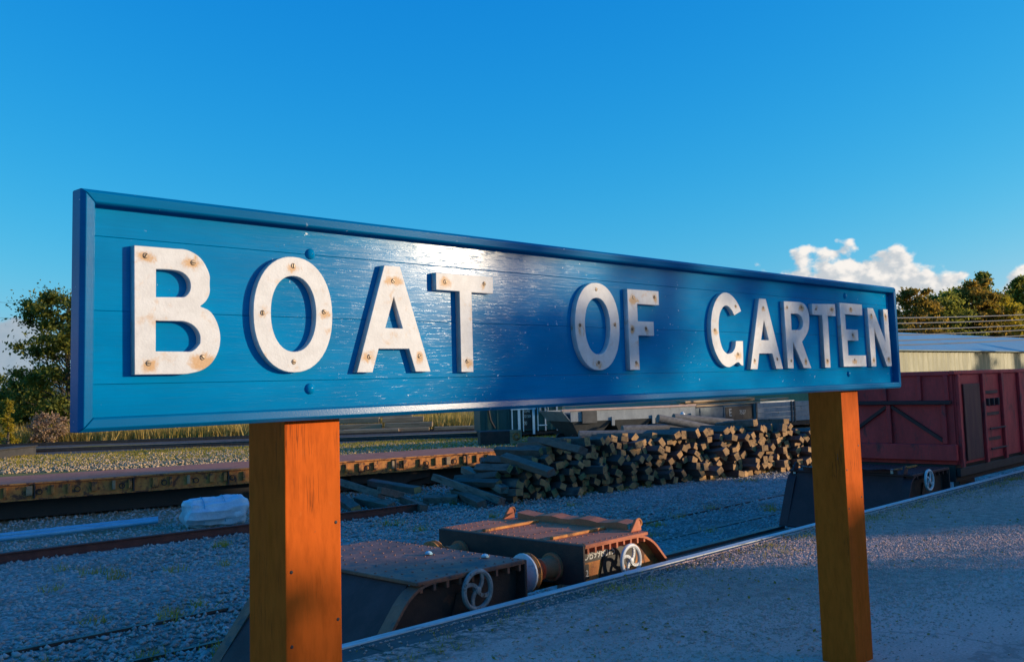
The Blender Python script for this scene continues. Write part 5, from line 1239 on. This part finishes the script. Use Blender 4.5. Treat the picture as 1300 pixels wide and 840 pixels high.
TREES = [tree_meshes(61, 16, 12, 0.3, MAT['leaf_dark'], 0.12, 75, 190, 0.0, 'round', 0.25, 0.13), tree_meshes(62, 17, 10, 0.3, MAT['leaf_autumn'], 0.15, 75, 190, 0.0, 'tall', 0.25, 0.13),
         tree_meshes(63, 18, 9, 0.3, MAT['leaf_dark'], 0.10, 60, 150, 0.05, 'cone', 0.28, 0.15), tree_meshes(64, 11, 12, 0.3, MAT['leaf_gold'], 0.05, 50, 160, 0.0, 'round', 0.30, 0.14)]
for k, (x, top, D, kind, lab) in enumerate(((1160, 372, 150, 1, 'brown-leaved tree just right of the board end'), (1110, 385, 160, 0, 'tree mostly hidden behind the right end of the board'), (1196, 378, 158, 0, 'round dark green tree left of the tall group'), (1218, 372, 168, 0, 'dark green tree in front of the cloud base'),
                                            (1236, 362, 165, 1, 'tall russet tree in the middle of the right-hand group'), (1247, 352, 175, 2, 'pointed dark tree topping the right-hand group'), (1258, 384, 168, 3, 'golden yellow round tree in front of the right-hand group'),
                                            (1277, 374, 185, 0, 'smaller far tree with sky showing through near the right edge'), (1293, 358, 178, 2, 'tall dark tree at the right picture edge'), (1318, 350, 182, 1, 'tree cut by the right picture edge'), (1150, 412, 165, 3, 'low golden bush above the shed roof'), (1180, 418, 166, 3, 'low yellow-green bush beside the golden bush over the roof'), (1205, 410, 167, 0, 'low dark tree behind the wires'), (1285, 400, 176, 0, 'low dark tree near the right edge behind the wires'), (1240, 405, 170, 0, 'low dark tree under the golden one'))):
    pt = atD(x, top, D); base_h = (16, 17, 18, 11)[kind]; sc = (pt[2] - GZ) / base_h * 1.04
    tree('broadleaf_tree', lab, (pt[0], pt[1], GZ), TREES[kind], k * 1.3, sc, 'trees behind the shed')

def wires():
    ys = [(403, 399), (410, 405), (418, 412), (425, 418), (432, 425), (438, 430)]; Yw = 19.0
    for k, (ya, yb) in enumerate(ys):
        a = Vector(atY(1120, ya + 0.7, Yw)); b = Vector(atY(1330, yb - 1.0, Yw)); n = 10; mb = MB(); pts = []
        for j in range(n + 1):
            q = j / n; p = a.lerp(b, q); p.z -= 0.05 * math.sin(q * math.pi); pts.append(p - a)
        mb.tube(pts, 0.028, 6); o = link('overhead_wire', mb.mesh('overhead_wire', MAT['wire'])); o.location = a
        tag(o, ['uppermost', 'second', 'third', 'fourth', 'fifth', 'lowest'][k] + ' of the pale wires strung in front of the trees', 'wire', 'wires above the shed')
    for nm, xx, lab in (('a', 1120, 'wire pole hidden behind the right end of the name board'), ('b', 1330, 'wire pole just beyond the right picture edge')):
        c = atY(xx, 436, Yw); t = thing('wire_pole', lab, 'pole', (c[0], c[1] + 0.12, GZ), group='poles carrying the wires')
        part('pole', MB().cyl((0, 0, 0), (0, 0, atY(xx, 400, Yw)[2] - GZ + 0.2), 0.11, 0.08, 12), MAT['log'], t)
        part('cross_arm', MB().box(-0.6, 0.6, 0.1, 0.2, c[2] - GZ + 0.9, c[2] - GZ + 1.0), MAT['log'], t)
wires()
for k, (ya, yb, lab) in enumerate(((373, 382, 'upper thin wire crossing the sky left of the board'), (394, 400, 'lower thin wire crossing the sky left of the board'))):
    a = Vector(atD(-260, ya - 8, 95)); b = Vector(atD(330, yb + 18, 90)); mb = MB().tube([Vector((0, 0, 0)), (b - a) * 0.5 - Vector((0, 0, .25)), b - a], 0.012, 5)
    o = link('overhead_wire', mb.mesh('overhead_wire', MAT['wire'])); o.location = a; tag(o, lab, 'wire', 'thin wires at the left')

# ------------------------------------------------------------------ beside the camera: unseen station side, placed and shaped to throw the long shadows
def station():  # unseen building; lengths and ridge heights follow the shade wanted
    Yb, Yf = -13.0, -8.0
    root = thing('station_building', 'unseen station building on the platform, shaped for its shadow, out of the picture to the right', 'building', (32, Yf, 0))
    x0, x1, ze, zr = -4.9, 10.2, 3.6, 6.55
    wall = part('wall', MB().box(x0, x1, Yb - Yf, 0, 0, ze), MAT['brick'], root)
    rf = part('roof', MB().prism([(-5.5, ze - 0.15), (0.5, ze - 0.15), (-2.5, zr)], 'x', x0 - 0.3, x1 + 0.2), MAT['slate'], root)
    part('wing_wall', MB().box(x1 + 0.01, 11.2, Yb - Yf + 0.1, -0.1, 0, ze - 0.2), MAT['brick'], root)
    part('wing_roof', MB().prism([(-5.4, ze - 0.35), (0.4, ze - 0.35), (-2.5, 5.6)], 'x', x1 + 0.21, 11.4), MAT['slate'], root)
    for x in (-2.4, 4.0): part('chimney', MB().box(x - 0.4, x + 0.4, -2.9, -2.1, zr - 0.5, zr + 0.9), MAT['brick'], rf, bevel=0.02)
    for x in (-3.6, 1.6, 4.8):
        w = part('window', MB().box(x - 0.55, x + 0.55, 0.001, 0.05, 1.0, 2.6), MAT['white_iron'], root); part('pane', MB().box(x - 0.47, x + 0.47, 0.051, 0.06, 1.08, 2.52), MAT['glass'], w)
    d = part('door', MB().box(-0.9, 0.1, 0.001, 0.06, 0.02, 2.2), MAT['maroon'], root); part('handle', MB().box(-0.1, -0.02, 0.061, 0.1, 1.0, 1.08), MAT['steel'], d)
    an = thing('shadow_annex', 'low lean-to added to shape the shadow beside the station building, out of the picture', 'building', (48.0, Yf, 0))  # unseen low block added, its height setting how low the sun reaches
    part('wall', MB().box(-4.4, 5.0, -4, 0, 0, 3.0), MAT['brick'], an); part('roof', MB().prism([(-4.3, 3.75), (0.3, 3.02), (0.3, 3.1), (-4.3, 3.9)], 'x', -4.39, 5.3), MAT['slate'], an)
station()
SHADOW_HEDGE = tree_meshes(81, 3.0, 2.6, 0.1, MAT['leaf_dark'], 0.02, 34, 240, 0.0, 'round', 0.13, 0.2)  # unseen hedge, added and sized for the shadow it throws
for k in range(13):
    x = 6.0 + k * 1.45
    tree('shadow_shrub', 'unseen hedge shrub added to cast shadow from the back of the platform, number %s from its near end' % ORD[k], (x, -9.0 + random.uniform(-.3, .3), 0), SHADOW_HEDGE, k * 0.9, (1.0 + 0.05 * math.sin(k * 2.1) + (0.10 if k in (8, 9) else 0)) if x < 19.6 else 0.66, 'added shadow hedge behind the platform', 'shrub', ('stem', 'foliage'))
SMALL = tree_meshes(82, 4.6, 1.9, 0.1, MAT['leaf_birch'], 0.35, 34, 75, 0.0, 'round', 0.10, 0.17)  # unseen tree added for the soft shadow on the board's middle
tree('shadow_tree', 'unseen young tree added to shade the board, behind the platform hedge', (14.3, -9.2, 0), SMALL, 0.0, 1.0)
HIGH = tree_meshes(83, 5.5, 2.0, 0.1, MAT['leaf_birch'], 0.76, 16, 45, 0.0, 'round', 0.09, 0.15)  # unseen high crown added to dapple the board's right half
tree('shadow_tree', 'unseen tree with a high crown added to dapple the board', (16.4, -9.3, 0), HIGH, 0.7, 1.0)
for k, (T, Hn) in enumerate(((33, 5.6), (36.5, 6.6), (41, 8.2), (45, 7.4), (92, 12.3), (99, 13.4), (47.9, 8.5), (50.6, 8.9))):  # unseen trees, added and sized to shade wagons, yard and shed wall
    D = 0.953 * T + 16; sa, ca = math.sin(SUN_AZ), math.cos(SUN_AZ)
    tree('far_shadow_tree', 'tree added to cast shade beyond the station, %s along the line, out of the picture to the right' % ORD[k], (sa * D + ca * T, -ca * D + sa * T, 0), TREES[k % 3], k, Hn / (16, 17, 18)[k % 3], 'added shadow trees beyond the station')
